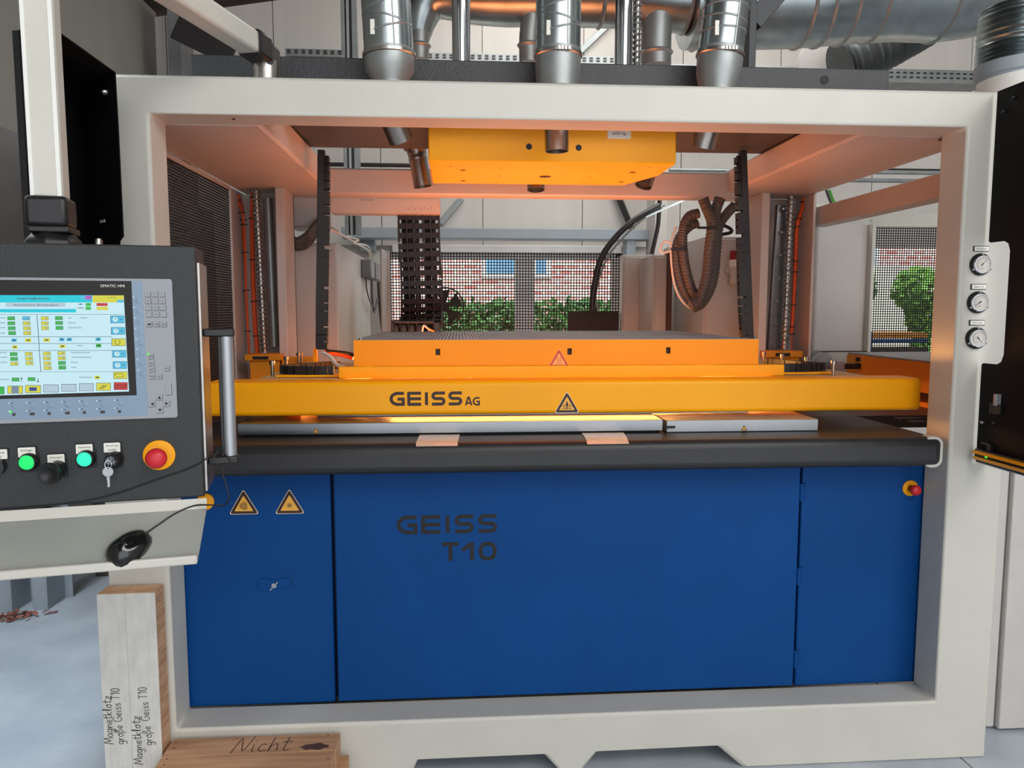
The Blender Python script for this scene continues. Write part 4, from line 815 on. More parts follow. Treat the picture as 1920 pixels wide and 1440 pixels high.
# curved black hose bundle at right rear
MB().tube(smooth_path([W(1110, 584, 2.6), W(1113, 545, 2.6), W(1125, 490, 2.6), W(1150, 450, 2.6), W(1190, 412, 2.6), W(1235, 386, 2.7)], 10), .021, 12).build('black_hose', 'hose_dark', label='thick black hose curving up in front of the rear mesh', cat='hose', smooth=60)
MB().tube(smooth_path([W(1122, 584, 2.62), W(1117, 550, 2.62), W(1135, 490, 2.62), W(1160, 455, 2.62), W(1200, 415, 2.62), W(1245, 384, 2.72)], 10), .008, 8).build('grey_cable', 'galv_dull', label='thin grey cable following the curved black hose', cat='cable', smooth=60)
MB().beam(W(1165, 428, 2.66), W(1290, 372, 2.66), .06, .012).build('mesh_tray', 'galv', label='sloping wire tray carrying the curved black hose', cat='cable tray')
MB().tube(smooth_path([W(1222, 476, 3.0), W(1228, 450, 3.0), W(1234, 420, 3.0), W(1237, 372, 3.0)], 6), .016, 10).build('grey_hose', 'hose_dark', label='upright dark hose left of the pale hall column', cat='hose')
def cab(px0, py0, px1, Y, dep, lab, door=True):
    e = bx(px0, py0, px1, 640, Y, dep); t = thing('grey_cabinet', lab, 'cabinet', ((e[0] + e[1]) / 2, Y + dep / 2, 0)); MB().box(e[0], e[1], Y, Y + dep, 0, e[5]).build('cabinet_shell', 'greybox', t, bev=.004)
    if door: MB().box(e[0] + .012, e[1] - .012, Y - .012, Y, .1, e[5] - .015).build('door', 'greybox', t, bev=.003)
    return t, e
cab(1166, 478, 1222, 2.75, .4, 'plain grey housing right of the rear mesh'); cab(1224, 478, 1252, 2.35, .38, 'narrow grey housing between rear housing and hose bundle')
MB().box(*bx(1252, 470, 1260, 640, 2.3, .1)).build('brown_post', 'stain', label='thin brown post left of the hose bundle', cat='post', bev=.002)
cab(1264, 460, 1316, 2.66, .3, 'grey housing behind the lower hose loops'); t, e = cab(1320, 444, 1424, 2.05, .6, 'grey cabinet with red lamp behind the hose bundle')
MB().tube([W(1223 + 22 * math.cos(R(k * 18)) + 0, 626 + 8 * math.sin(R(k * 18)), 2.2) for k in range(11)][::-1], .004, 6).build('wire_loop', 'cream', label='small pale wire loop standing on the heater top rear', cat='wire')
bl = thing('signal_lamp', 'small red signal lamp with white horn on the grey cabinet', 'lamp', W(1375, 530, 2.0)); MB().box(*bx(1362, 500, 1388, 512, 2.005, .03)).build('bracket', 'greybox', bl); p = 0
MB().lathe(W(1376, 488, 2.005), W(1375, 470, 2.005), [(0, .024), (.7, .02), (1, .018)], 18).build('lamp_cap', 'red_lamp', bl); MB().lathe(W(1376, 500, 2.005), W(1376, 487, 2.005), [(0, .032), (1, .029)], 18).build('lamp_base', 'white', bl)
MB().lathe(W(1376, 532, 2.005), W(1376, 500, 2.005), [(0, .035), (.25, .026), (.5, .026), (1, .04)], 18).build('horn', 'greybox', bl); MB().cyl(W(1374, 540, 2.005), W(1374, 528, 2.005), .004, 8).build('pin', 'amber_pink', bl)
# corrugated hose bundle
YH2 = 1.35
H = [([(1318, 372), (1325, 390), (1335, 420), (1330, 470), (1325, 520), (1312, 560), (1295, 572)], 'front corrugated hose dropping from the rear cross beam left strand', .028),
     ([(1350, 372), (1342, 395), (1338, 430), (1336, 490), (1330, 540), (1315, 568), (1297, 577)], 'front corrugated hose of the bundle, right strand under the tie', .028),
     ([(1378, 385), (1362, 402), (1348, 425), (1343, 470), (1338, 520), (1325, 555), (1300, 575)], 'corrugated hose coming from behind the right hanging chain', .025),
     ([(1310, 400), (1293, 405), (1282, 425), (1280, 460), (1285, 500), (1296, 540), (1310, 560)], 'corrugated hose arching over the left of the bundle', .025),
     ([(1308, 418), (1292, 425), (1272, 450), (1268, 490), (1278, 535), (1295, 565)], 'second corrugated hose arching at the left of the bundle', .025)]
for k, (pp, lab, r) in enumerate(H):
    Q, rf = corr([W(a, b, YH2 + (.0, .02, .08, .12, .16)[k]) for a, b in pp], r, .0022, 1.9, n=22); MB().tube(Q, r, 14, rf).build('corrugated_hose', 'hose', label=lab, cat='hose', smooth=60)
MB().tube(smooth_path([W(a, b, 1.5) for a, b in ((1268, 425), (1258, 460), (1262, 520), (1275, 558), (1298, 580), (1316, 572))], 8), .006, 8).build('grey_cable', 'cable_white', label='pale cable outlining the left of the hose bundle', cat='cable', smooth=60)
MB().tube(smooth_path([W(a, b, 1.5) for a, b in ((1258, 470), (1243, 474), (1238, 466), (1246, 452), (1256, 456))], 8), .006, 8).build('white_cable', 'cable_white', label='white cable loop tied left of the hose bundle', cat='cable', smooth=60)
for a, b, c_, Y in ((1308, 427, 1342, 1.32), (1258, 467, 1288, 1.44)):
    MB().beam(W(a, b, Y), W(c_, b, Y), .012, .012).build('hose_tie', 'rubber', label='black tie around the upper hose bundle' if a > 1300 else 'black tie around the left hose arches', cat='cable tie', bev=.001)
MB().tube(smooth_path([W(a, b, 1.9) for a, b in ((1342, 441), (1370, 436), (1368, 428), (1350, 420))], 8), .010, 8).build('black_cable', 'rubber', label='short black cable on top of the grey lamp cabinet', cat='cable')
MB().tube(smooth_path([W(a, b, 2.0) for a, b in ((1405, 440), (1404, 410), (1414, 374))], 8), .004, 8).build('thin_cable', 'rubber', label='thin cable rising from the lamp cabinet top', cat='cable')
# right bay: grey housing, mesh, loader
YR = 2.1
e = bx(1527, 420, 1566, 700, 1.75, .05)
hs = thing('bay_housing', 'tall grey housing with rounded inner side right of the right column', 'housing', W(1570, 660, 1.9)); x0_ = W(1527, 560, 1.76).x; x1_ = W(1560, 560, 2.0).x; x2_ = W(1601, 560, 2.05).x; zt_ = W(1560, 418, 1.9).z
MB().box(x0_, x1_ + .06, 1.76, 2.3, .9, zt_).build('housing_body', 'greybox', hs, bev=.02, seg=4)
MB().box(x1_ + .07, x2_ + .02, 1.95, 2.0, .9, zt_).build('return_sheet', 'frame_inner', hs, bev=.003)
MB().box(x2_ + .02, x2_ + .04, 1.9, 2.0, 1.3, zt_).build('edge_strip', 'frame', hs, bev=.002)
a, b = W(1605, 540, YR).x, W(1790, 540, YR).x; zt_ = W(1680, 426, YR).z
rg = thing('right_guard', 'black square-mesh guard behind the right jamb', 'mesh panel', ((a + b) / 2, YR, 1.2)); MB(FM((0, YR, 0), X, Z)).grid(a, b, 1.2, zt_, .0152, .0058, .0015).build('perforated_sheet', 'mesh_black', rg, smooth=0)
MB().box(a - .02, b + .1, YR - .02, YR + .02, zt_, W(1680, 400, YR).z).build('top_rail', 'frame', rg, bev=.003)
MB(FM(W(1633, 414, YR - .021), X, Z)).tube([Vector((.006 * math.cos(R(q * 40)), .008 * math.sin(R(q * 40)), .002)) for q in range(10)], .001, 5).build('ring', 'steel', rg)
ld = thing('side_loader', 'dull orange-yellow side carriage standing right of the clamp frame', 'carriage', (2.1, 1.3, 1.4)); ya = 1.62; p = W(1588, 660, ya)
x0_ = p.x; zt_ = p.z
MB().box(x0_, x0_ + 1.3, .5, ya, zt_ - .155, zt_ - .01).build('box_body', 'yellow_dark', ld, bev=.003)
MB().box(x0_ - .0, x0_ + 1.3, .52, ya - .01, zt_ - .01, zt_).build('top_plate', 'alu_matt', ld, bev=.002)
q = WX(1608, 674, x0_); MB().box(x0_ - .0006, x0_ + .001, q.y - .03, q.y + .02, q.z - .012, q.z + .012).build('slot', 'ink', ld)
MB().box(x0_ + .01, x0_ + 1.0, .30, 1.5, 1.19, zt_ - .20).build('lower_box', 'yellow_dark', ld, bev=.004)
MB().box(x0_ - .03, x0_ + .3, .42, .6, zt_ - .17, zt_ - .13).build('ledge', 'yellow_dark', ld, bev=.004)
bp = thing('belt_pulley', 'toothed belt pulley right of the right cable chain', 'pulley', W(1535, 682, 1.5)); c = W(1538, 680, 1.55); M = FM(c, X, Z)
g = MB(M); g.lathe((0, 0, -.04), (0, 0, .02), [(0, .062), (1, .062), (1, .04)], 32)
for k in range(26): t_ = R(k * 360 / 26); g.M = M @ Matrix.Rotation(t_, 4, 'Z'); g.box(.061, .067, -.003, .003, -.04, .018)
g.build('toothed_wheel', 'alu_matt', bp); MB(M).lathe((0, 0, .018), (0, 0, .026), [(0, .045), (1, .04)], 28).build('flange', 'alu_matt', bp)
MB().box(c.x, c.x + .25, 1.52, 1.54, c.z + .060, c.z + .066).build('belt', 'rubber', bp); MB().box(c.x + .05, c.x + .25, 1.46, 1.5, c.z - .03, c.z + .0).build('arm', 'rubber', bp, bev=.003)
MB().box(c.x + .03, c.x + .09, 1.45, 1.5, c.z - .03, c.z + .015).build('clamp', 'alu_matt', bp, bev=.003)
MB().box(W(1531, 405, 1.9).x, W(1551, 405, 1.9).x, 1.9, 2.0, W(1540, 398, 1.9).z, W(1540, 384, 1.9).z).build('white_box', 'white', label='small white box on the left end of the side beam', cat='box', bev=.006)
tl = thing('roller_table', 'blue and orange conveyor outside, low behind the right mesh', 'conveyor', W(1680, 650, 5.6)); 
MB().box(*bx(1605, 624, 1740, 634, 5.6, .5)).build('orange_bed', 'yellow_dark', tl, bev=.004); MB().box(*bx(1603, 636, 1740, 643, 5.55, .1)).build('blue_rail', 'blue', tl, bev=.004); MB().box(*bx(1620, 622, 1632, 846, 5.55, .08)).build('blue_leg', 'blue', tl, bev=.003)
MB().box(*bx(1610, 652, 1740, 700, 5.65, .3)).build('dark_base', 'hose_dark', tl, bev=.003)

#=====================================================================  SIDE DOORS (open, black inside)
def wallquad(mb, a, b, z0, z1, th=.004, holes=None):
    a = Vector((a[0], a[1], 0)); b = Vector((b[0], b[1], 0)); d = (b - a).normalized(); n = Vector((d.y, -d.x, 0)) * th
    mb.hexa([(a.x, a.y, z0), (b.x, b.y, z0), (b.x + n.x, b.y + n.y, z0), (a.x + n.x, a.y + n.y, z0), (a.x, a.y, z1), (b.x, b.y, z1), (b.x + n.x, b.y + n.y, z1), (a.x + n.x, a.y + n.y, z1)])
zd = 2.352
A = WZ(215, 134, zd); D = WZ(153, 170, zd); B = WZ(112, 60, zd); C_ = WZ(38, 56, zd)
ldr = thing('safety_guard', 'open black folding guard at the left of the machine', 'door', ((A.x + D.x) / 2, A.y, 1.2))
zb_ = 1.15
da = (D - A).normalized(); L_ = (D - A).length; zn = W(231, 443, A.y).z
q = MB(FM((A.x, A.y, 0), (-da.x, -da.y, 0), Z))   # x runs from D side to A
nh = .035
outl = [(-L_, zb_), (-nh - .0, zb_), (-nh, zn - .04), (-nh + .01, zn - .012), (0.004, zn), (.004, zn + .3), (.0, zd), (-L_, zd)]
q.poly(outl, 0, .003); q.build('side_sheet', 'black', ldr, smooth=0)
q = MB(); wallquad(q, D, C_, zb_, zd); q.build('back_sheet', 'black', ldr, smooth=0)
q = MB(); v_ = [q.v((p.x, p.y, zd)) for p in (A, D, C_, B)]; q.f(v_); v2 = [q.v((p.x, p.y, zd - .003)) for p in (A, D, C_, B)]; q.f(v2[::-1])
for i in range(4): q.f([v_[i], v2[i], v2[(i + 1) % 4], v_[(i + 1) % 4]])
q.build('top_flange', 'black', ldr, smooth=0)
C2 = WZ(21, 56, zd); q = MB(); wallquad(q, C_, C2, zb_, zd, .02); q.build('edge_profile', 'black_satin', ldr, bev=.002)
for px, py, f in ((201, 175, .25), (167, 143, .7)):
    p = A.lerp(D, f); pz = CAM + ray(px, py) * ((p - CAM).length / ray(px, py).length); M = FM((p.x, p.y, pz.z), (-da.x, -da.y, 0), Z); screw(ldr, M @ Vector((0, 0, 0)), M.to_3x3() @ Vector((0, 0, 1)), .011, .014, 'bolt', 'black_satin' if f > .5 else 'steel')
p = A.lerp(D, .55); M = FM((p.x, p.y, W(187, 424, .05).z), (-da.x, -da.y, 0), Z); MB(M).box(-.02, .02, -.006, .002, 0, .002).build('hole', 'label', ldr)
zd = 2.408; A2 = Vector((1.842, -.014, zd)); B2 = WZ(1935, 146, zd)
rdr = thing('safety_guard', 'open black folding guard at the right with yellow light strip', 'door', ((A2.x + B2.x) / 2, -.3, 1.15))
dd = Vector((B2.x - A2.x, B2.y - A2.y, 0)).normalized(); LL = .75
MR = FM((A2.x, A2.y, 0), dd, Z)
n1 = W(1852, 456, 0).z; n2 = W(1836, 680, 0).z; zbr = W(1831, 863, 0).z; nw = .105
outl = [(0.0, zbr), (LL, zbr), (LL, zd), (0, zd), (0, n1 + .005)] + [(0.01, n1)] + [(nw - .03, n1), (nw - .01, n1 - .01), (nw, n1 - .035), (nw, n2 + .035), (nw - .01, n2 + .01), (nw - .03, n2), (.01, n2), (0, n2 - .005)]
MB(MR).holed([outl], .003).build('door_sheet', 'black', rdr, smooth=0)
MB(MR).box(0, LL, zbr - .004, zbr, -.05, 0).build('bottom_flange', 'alu_matt', rdr)
def dl(px, py): # door-plane local coordinates
    d = ray(px, py); n = MR.to_3x3() @ Vector((0, 0, 1)); t = (MR.translation - CAM).dot(n) / d.dot(n); q = MR.inverted() @ (CAM + d * t); return q.x, q.y
for (a, b, h, m, nm) in (((1838, 846), (1960, 884), .010, 'yellow', 'yellow_stripe'), ((1838, 857), (1960, 897), .006, 'amber', 'yellow_stripe')):
    p = dl(*a); q_ = dl(*b); MB(MR).beam((p[0], p[1], .025), (p[0] + .5, p[1], .025), .01, h).build(nm, m, rdr)
p = dl(1838, 851); MB(MR).box(p[0] - .005, p[0] + .5, p[1] - .022, p[1] + .02, 0, .02).build('light_curtain', 'black_satin', rdr, bev=.004)
p = dl(1860, 856); MB(MR).box(p[0] - .003, p[0] + .003, p[1] - .004, p[1] + .004, .02, .024).build('status_light', 'led_green', rdr)
for px, py in ((1844, 792), (1865, 793), (1902, 183), (1883, 209)):
    p = dl(px, py); screw(rdr, MR @ Vector((p[0], p[1], 0)), MR.to_3x3() @ Z, .007, .01, 'bolt', 'black_satin' if px > 1850 else 'steel')
p = dl(1868, 765); MB(MR).box(p[0] - .02, p[0] + .03, p[1] - .02, p[1] + .015, 0, .012).build('catch', 'black_satin', rdr, bev=.002); MB(MR).box(p[0] + .008, p[0] + .022, p[1] + .01, p[1] + .05, .0, .02).build('catch_roller', 'alu_matt', rdr, bev=.002)
p = dl(1850, 832); MB(MR).box(p[0] - .01, p[0] + .035, p[1] - .002, p[1] + .006, 0, .015).box(p[0] + .02, p[0] + .035, p[1] - .02, p[1] + .006, 0, .015).build('hook', 'black_satin', rdr, bev=.002)
# right outer housing
hr = thing('side_housing', 'tall pale housing panel right of the machine frame', 'housing', (2.3, .4, 0))
MB().box(1.985, 2.12, .18, .24, .012, 2.3).build('panel', 'greybox', hr, bev=.004); MB().box(2.125, 2.6, .16, .24, .012, 2.3).build('panel', 'greybox', hr, bev=.004)
MB().box(1.96, 1.985, .05, .24, .012, 2.3).build('edge_panel', 'frame', hr, bev=.004)

#=====================================================================  CONTROL PANEL
PA = R(12.0); O = Vector((-.582, -.824, 1.807)); u_ = Vector((math.cos(PA), math.sin(PA), 0)); n_ = Vector((math.sin(PA), -math.cos(PA), 0))
PM = FM(O, u_, Z)     # local x right, y up, z towards the operator
def L(px, py, off=0.0):
    d = ray(px, py); t = (O + n_ * off - CAM).dot(n_) / d.dot(n_); q = PM.inverted() @ (CAM + d * t); return q.x, q.y
hb = L(388, 931)[1]; xl = -.80
cp = thing('control_panel', 'dark grey operator control panel with lit screen hanging at left', 'control panel', PM @ Vector((-.4, hb, -.1)), rotz=PA)
MB(PM).box(xl, 0, hb, 0, -.17, 0).build('housing', 'panel_dark', cp, bev=.004)
MB(PM).box(-.0, .006, hb + .01, -.035, -.165, -.012).build('side_strip', 'steel', cp, bev=.001)
# HMI unit
hx_, hy_ = L(322, 523, .004); bx_, by_ = L(334, 783, .004); hx_ = (hx_ + bx_) / 2; hmi = MB(PM); hmi.poly(rrect(xl + .10, by_, hx_, hy_, .006), .006, .006)
hm_ = hmi.build('operator_terminal', 'plastic_grey', cp, bev=.0015)
z = .0064; ix, iy = L(257, 530, .006), L(257, 741, .006); tx = L(300, 530, .006)[0]
k_ = MB(PM); x_r = (L(246, 530, .006)[0] + L(257, 741, .006)[0]) / 2; yt = L(246, 527, .006)[1]; yb_ = L(257, 741, .006)[1]
blue = MB(PM); blue.rect(xl + .11, L(250, 783, .006)[1] + .004, L(272, 650, .006)[0], yt, z); blue.build('key_foil', 'plastic_blue', hm_, smooth=0)
k_.rect(xl + .11, yb_, x_r, yt, z + .0004); k_.build('screen_bezel', 'ink', hm_, smooth=0); scr = hm_
# LCD content, coordinates given in photo pixels of the screen area
def SX(px, py): return L(px, py, .007)
LC = ['s_white', 's_cyan', 's_yellow', 's_green', 's_red', 's_purple', 's_blue', 's_pale', 's_grey', 's_line', 's_navy', 'ink']
tl_ = SX(-125, 553); tr = SX(232, 554); br = SX(243, 733)
s = MB(PM); sxr = (tr[0] + br[0]) / 2
def q4(a, b, c, d, mi, zz):
    s.mi = mi; p = [SX(a, b), SX(c, b), SX(c, d), SX(a, d)]; s.f([s.v((x, y, z + .0006 + zz * .0002)) for x, y in p][::-1])
def qa(cx, cy, w, h, mi, zz=1):    # a cell centred on crop coordinates
    q4(cx - w / 2, cy - h / 2, cx + w / 2, cy + h / 2, mi, zz)
sc_ = 260 / 1440.0
def C(x, y): return x * sc_, 500 + y * sc_
s.mi = 0; s.f([s.v((x, y, z + .0006)) for x, y in (SX(-125, 553), SX(232, 554), SX(242, 734), SX(-120, 745))][::-1])
def cell(x0, y0, x1, y1, mi, zz=1):
    a = C(x0, y0); b = C(x1, y1); q4(a[0], a[1], b[0], b[1], mi, zz)
cell(-700, 296, 960, 372, 1); cell(-700, 440, 790, 475, 1); cell(885, 300, 952, 342, 5, 2); cell(835, 302, 884, 340, 6, 2); cell(962, 298, 1285, 372, 2, 2); cell(1215, 345, 1285, 372, 6, 3)
cell(60, 374, 680, 418, 7); cell(1003, 378, 1117, 408, 4); cell(1003, 416, 1122, 450, 2); cell(890, 378, 945, 408, 3); cell(890, 416, 945, 448, 3)
for x, y, mi in ((116, 536, 3), (272, 536, 6), (464, 536, 2), (612, 534, 3), (118, 588, 3), (277, 588, 2), (466, 588, 2), (614, 584, 3), (122, 640, 3), (280, 640, 2), (468, 638, 2), (618, 636, 3), (126, 690, 3), (283, 690, 2), (142, 908, 3), (298, 906, 2), (486, 902, 2), (638, 898, 2), (146, 958, 3), (302, 956, 2), (488, 952, 2), (642, 950, 2), (150, 1008, 2), (306, 1002, 2), (492, 1004, 2), (644, 1000, 3), (496, 1052, 2), (647, 1048, 3), (162, 1172, 3), (328, 1168, 3)):
    cell(x - 39, y - 19, x + 39, y + 19, 9, 1); cell(x - 36, y - 16, x + 36, y + 16, mi, 2); cell(x + 4, y - 5, x + 26, y + 5, 8, 3)
for x, y, w, mi in ((146, 764, 28, 6), (293, 764, 34, 2), (484, 762, 34, 2), (642, 756, 28, 6), (720, 756, 28, 6), (1020, 754, 28, 6), (154, 834, 28, 2), (648, 826, 30, 2), (1024, 820, 28, 3), (1010, 1150, 28, 2)):
    cell(x - w, y - 18, x + w, y + 18, mi, 2); cell(x - 14, y - 6, x + 16, y + 6, 9, 3)
for (x0, y0, x1, y1) in ((-700, 726, 1165, 730), (-700, 796, 1160, 800), (-700, 868, 1165, 872), (-700, 494, 1290, 497), (-700, 1090, 1180, 1093)): cell(x0, y0, x1, y1, 9, 2)
a = SX(*C(385, 500)); b = SX(*C(425, 1090)); s.mi = 9; s.stroke([a, b], .0011, z + .0012)
for y, txts in ((532, ((730, 40), (876, 80), (34, 54))), (584, ((750, 85), (34, 60))), (634, ((785, 140), (34, 60))), (690, ((34, 60),)), (892, ((840, 200), (40, 80))), (942, ((850, 210), (45, 75))), (994, ((778, 80), (46, 80))), (1046, ((772, 60),)), (822, ((836, 70),)), (1150, ((896, 140),)), (1172, ((50, 100),)), (330, ((345, 300),))):
    for cx, w in txts:
        n = max(1, w // 9)
        for k in range(n): cell(cx - w / 2 + k * 9, y - (6 if k % 3 else 9), cx - w / 2 + k * 9 + 5, y + 6, 8, 2)
s.mi = 9; a = SX(*C(375, 397)); s.text('Automatischer Betriebsablauf', a[0], a[1], w=.0835, h=.0042, z=z + .0012)
a = SX(*C(345, 331)); s.text('Heidel Toolfile A.Tisch', a[0], a[1], w=.060, h=.0045, z=z + .0013)
a = SX(*C(1160, 320)); s.text('15:09:48', a[0], a[1], w=.017, h=.0026, z=z + .0014)
for y, mi, kind in ((548, 6, 'clk'), (667, 6, 'clk'), (785, 2, 'ring'), (905, 6, 'clk'), (1022, 6, 'clk'), (1128, 2, 'loop')):
    x0 = 1146 + (y - 548) * .055; x1 = min(x0 + 146, 1292 + (y - 548) * .07); cell(x0, y - 38, x1, y + 38, 9, 1); cell(x0 + 5, y - 34, x1 - 2, y + 34, mi, 2); c0 = SX(*C(x0 + 62, y)); r = .0052
    if kind == 'clk': s.mi = 0; s.poly(circ(c0[0] - .002, c0[1], r, 14), z + .0014); s.mi = 11; s.stroke([(c0[0] - .002, c0[1] + r * .8), (c0[0] - .002, c0[1]), (c0[0] + .001, c0[1])], .0007, z + .0016); s.stroke([(c0[0] + .007, c0[1]), (c0[0] + .012, c0[1])], .0012, z + .0016)
    elif kind == 'ring': s.mi = 11; s.stroke(arc(c0[0], c0[1], r, 60, -240, 14), .001, z + .0016)
    else: s.mi = 11; s.stroke([(c0[0] - .008, c0[1] - .002), (c0[0] - .008, c0[1] + .004), (c0[0] + .007, c0[1] + .004)], .0009, z + .0016); s.stroke([(c0[0] - .007, c0[1] - .004), (c0[0] + .008, c0[1] - .004), (c0[0] + .008, c0[1] + .002)], .0009, z + .0016)
for x0, x1, mi in ((-160, 46, 3), (78, 238, 2), (262, 424, 2), (450, 610, 7), (636, 794, 7), (820, 972, 7), (1000, 1150, 2), (1182, 1326, 4)):
    yy = 1280 - x0 * .034; cell(x0, yy - 40, x1, yy + 40, 9, 1); cell(x0 + 4, yy - 36, x1 - 4, yy + 36, mi, 2)
cell(120, 1240, 195, 1312, 8, 3); cell(305, 1252, 382, 1290, 10, 3)
a = SX(*C(1254, 1243)); s.mi = 11; s.text('STOP', a[0], a[1], w=.0245, h=.0088, z=z + .0016)
for k in (-14, 14): a = SX(*C(1050 + k, 1268)); b = SX(*C(1095 + k, 1228)); s.stroke([a, b], .0014, z + .0016)
for x, sg in ((225, 1), (396, -1)):
    a = SX(*C(x, 1195)); b = SX(*C(x, 1155)); s.stroke([a, b], .0010, z + .0016); t_ = b if sg > 0 else a; s.poly([(t_[0] - .0018, t_[1] - .002 * sg * -1 - .002 * sg * 2), (t_[0] + .0018, t_[1] - .002 * sg), (t_[0], t_[1] + .002 * sg)], z + .0016)
s.mi = 10; a = SX(*C(838, 400)); s.poly([(a[0] - .006, a[1] + .001), (a[0] + .006, a[1] + .001), (a[0], a[1] + .0035)], z + .0014); s.mi = 9; s.stroke([(a[0] - .006, a[1] - .006), (a[0] + .006, a[1] - .006)], .0012, z + .0014)
s.build('screen', LC, scr, smooth=0, recalc=False)
t_ = MB(PM); a = SX(211, 536); t_.text('SIMATIC HMI', a[0], a[1], w=.0475, h=.0058, z=z + .0008); t_.build('maker_lettering', 'label', scr, smooth=0)
# keys
kk = MB(PM); pr = MB(PM)
def key(px, py, w=.0115, h=.0115, txt=None, tw=None):
    a = L(px, py, .007); kk.box(a[0] - w / 2, a[0] + w / 2, a[1] - h / 2, a[1] + h / 2, .006, .0072)
    pr.stroke([(a[0] - w / 2, a[1] - h / 2), (a[0] + w / 2, a[1] - h / 2), (a[0] + w / 2, a[1] + h / 2)], .0007, .0075)
    if txt: pr.text(txt, a[0], a[1], w=tw, h=.0032 if not tw or tw < .006 else .0034, z=.0075)
for i, row in enumerate(('123', '456', '789', ' 0 ')):
    for j, ch in enumerate(row): key(277 + j * 13.6 + i * .9, 552 + i * 12.6, txt=ch if ch != ' ' else None)
for j, tx_ in enumerate(('-', 'TAB', 'DEL')): key(280 + j * 13.6, 608, txt=tx_, tw=.007)
for px, py, tx_ in ((283, 668, 'HELP'), (284, 681, 'ESC'), (285, 693, 'SHIFT'), (285, 706, 'CTRL'), (299, 706, 'ALT'), (313, 691, 'ACK')): key(px, py, txt=tx_, tw=.0085)
for px, py in ((299, 745), (285, 757.5), (313, 756.5), (300, 769.5)): key(px, py, .013, .013)
key(316, 730, .013, .026)
for px, py, dx, dy in ((299, 745, 0, 1), (300, 769.5, 0, -1), (285, 757.5, -1, 0), (313, 756.5, 1, 0)):
    a = L(px, py, .007); r = .0035; pr.poly([(a[0] + dx * r, a[1] + dy * r), (a[0] - dx * r - dy * r, a[1] - dy * r + dx * r), (a[0] - dx * r + dy * r, a[1] - dy * r - dx * r)], .0076)
kk.build('keypad', 'plastic_grey', hm_, kind='stuff', bev=.0003); pr.build('key_print', 'ink', hm_, smooth=0, kind='stuff')
fk = MB(PM); fp = MB(PM); lw_ = MB(PM)
for k in range(8):
    for row in (0, 1):
        px = 28 + (k - 1) * 33; py = 762 - (k - 1) * 0.9 + row * 15; a = L(px, py, .007)
        if row == 0: fk.lathe((a[0], a[1], .0062), (a[0], a[1], .0072), [(0, .0065), (.6, .0055), (1, .003)], 14)
        else: fp.rect(a[0] - .005, a[1] - .003, a[0] + .004 - (k % 2) * .003, a[1] + .003, .007)
        b = L(px - 11, py - 6, .007); lw_.poly(circ(b[0], b[1], .0014, 8), .0072); fp.rect(b[0] + .003, b[1] - .0008, b[0] + .007, b[1] + .0008, .007)
for k in range(8):
    a = L(259 + k * 1.3, 565 + k * 19.5, .007); fk.lathe((a[0], a[1], .0062), (a[0], a[1], .0072), [(0, .0065), (.6, .0055), (1, .003)], 14); b = L(250 + k * 1.3, 557 + k * 19.5, .007); lw_.poly(circ(b[0], b[1], .0014, 8), .0072)
fk.build('function_keys', 'plastic_blue', hm_, kind='stuff', smooth=50); fp.build('key_symbols', 'hose_dark', hm_, smooth=0); lw_.build('key_leds', 'led_white', hm_, smooth=0)
for px, py in ((20, 772), (278, 664)): a = L(px, py, .0075); MB(PM).lathe((a[0], a[1], .007), (a[0], a[1], .0085), [(0, .0022), (1, .0015)], 8).build('green_led', 'led_green', hm_)
# buttons
def plate_lbl(px, py, l1, l2, parent=cp):
    a = L(px, py, .003); w, h = .0165, .0105; m = MB(PM); m.mi = 1; m.box(a[0] - w - .001, a[0] + w + .003, a[1] - h - .001, a[1] + h + .002, 0, .0025); m.mi = 0; m.poly(rrect(a[0] - w, a[1] - h, a[0] + w, a[1] + h, .002), .0032, .0005); m.mi = 1
    m.text(l1, a[0], a[1] + .0038, w=.024, h=.0048, z=.0036); m.text(l2, a[0], a[1] - .0045, w=.017 if len(l2) > 3 else .010, h=.0048, z=.0036); return m.build('name_plate', ['label', 'ink'], parent, smooth=0)
def cpt(px, py, off): a = L(px, py, off); return (a[0], a[1], 0)
for px, py, m in ((51, 867, 'lamp_green'), (159, 861, 'lamp_teal')):
    a = L(px, py, .012); c0 = (a[0], a[1], 0); q = MB(PM); q.box(a[0] - .017, a[0] + .021, a[1] - .022, a[1] + .02, 0, .002); q.build('button_plate', 'ink', cp)
    b = MB(PM).lathe((a[0] + .002, a[1], .002), (a[0], a[1], .014), [(0, .019), (.8, .0185), (1, .017)], 26).build('button_ring', 'black_satin', cp); MB(PM).lathe((a[0], a[1], .012), (a[0], a[1], .017), [(0, .0160), (.8, .0150), (1, .012)], 26).build('lit_button', m, b, label='glowing green push button')
plate_lbl(50, 848, 'Anlage', 'ein/aus'); plate_lbl(158, 842, 'Steuerung', 'ein'); plate_lbl(210, 839, 'Steuerung', 'aus/ein'); plate_lbl(105, 861, 'Heizungen', 'aus'); plate_lbl(-3, 852, 'Not', 'ein')
a = L(108, 880, .012); q = MB(PM); q.box(a[0] - .017, a[0] + .017, a[1] - .02, a[1] + .02, 0, .002).build('button_plate', 'ink', cp)
b = MB(PM).lathe((a[0], a[1], .002), (a[0] - .002, a[1] - .001, .02), [(0, .0175), (1, .0165)], 26).build('button_collar', 'black_satin', cp); MB(PM).lathe((a[0] - .002, a[1], .02), (a[0] - .008, a[1] - .003, .048), [(0, .014), (.4, .02), (.8, .024), (1, .023), (1, .015), (.85, .012)], 28).build('mushroom_button', 'black_satin', b, label='black palm button', smooth=60)
a = L(-8, 876, .012); MB(PM).lathe((a[0], a[1], 0), (a[0], a[1], .02), [(0, .018), (1, .017)], 24).build('button_collar', 'black_satin', cp)
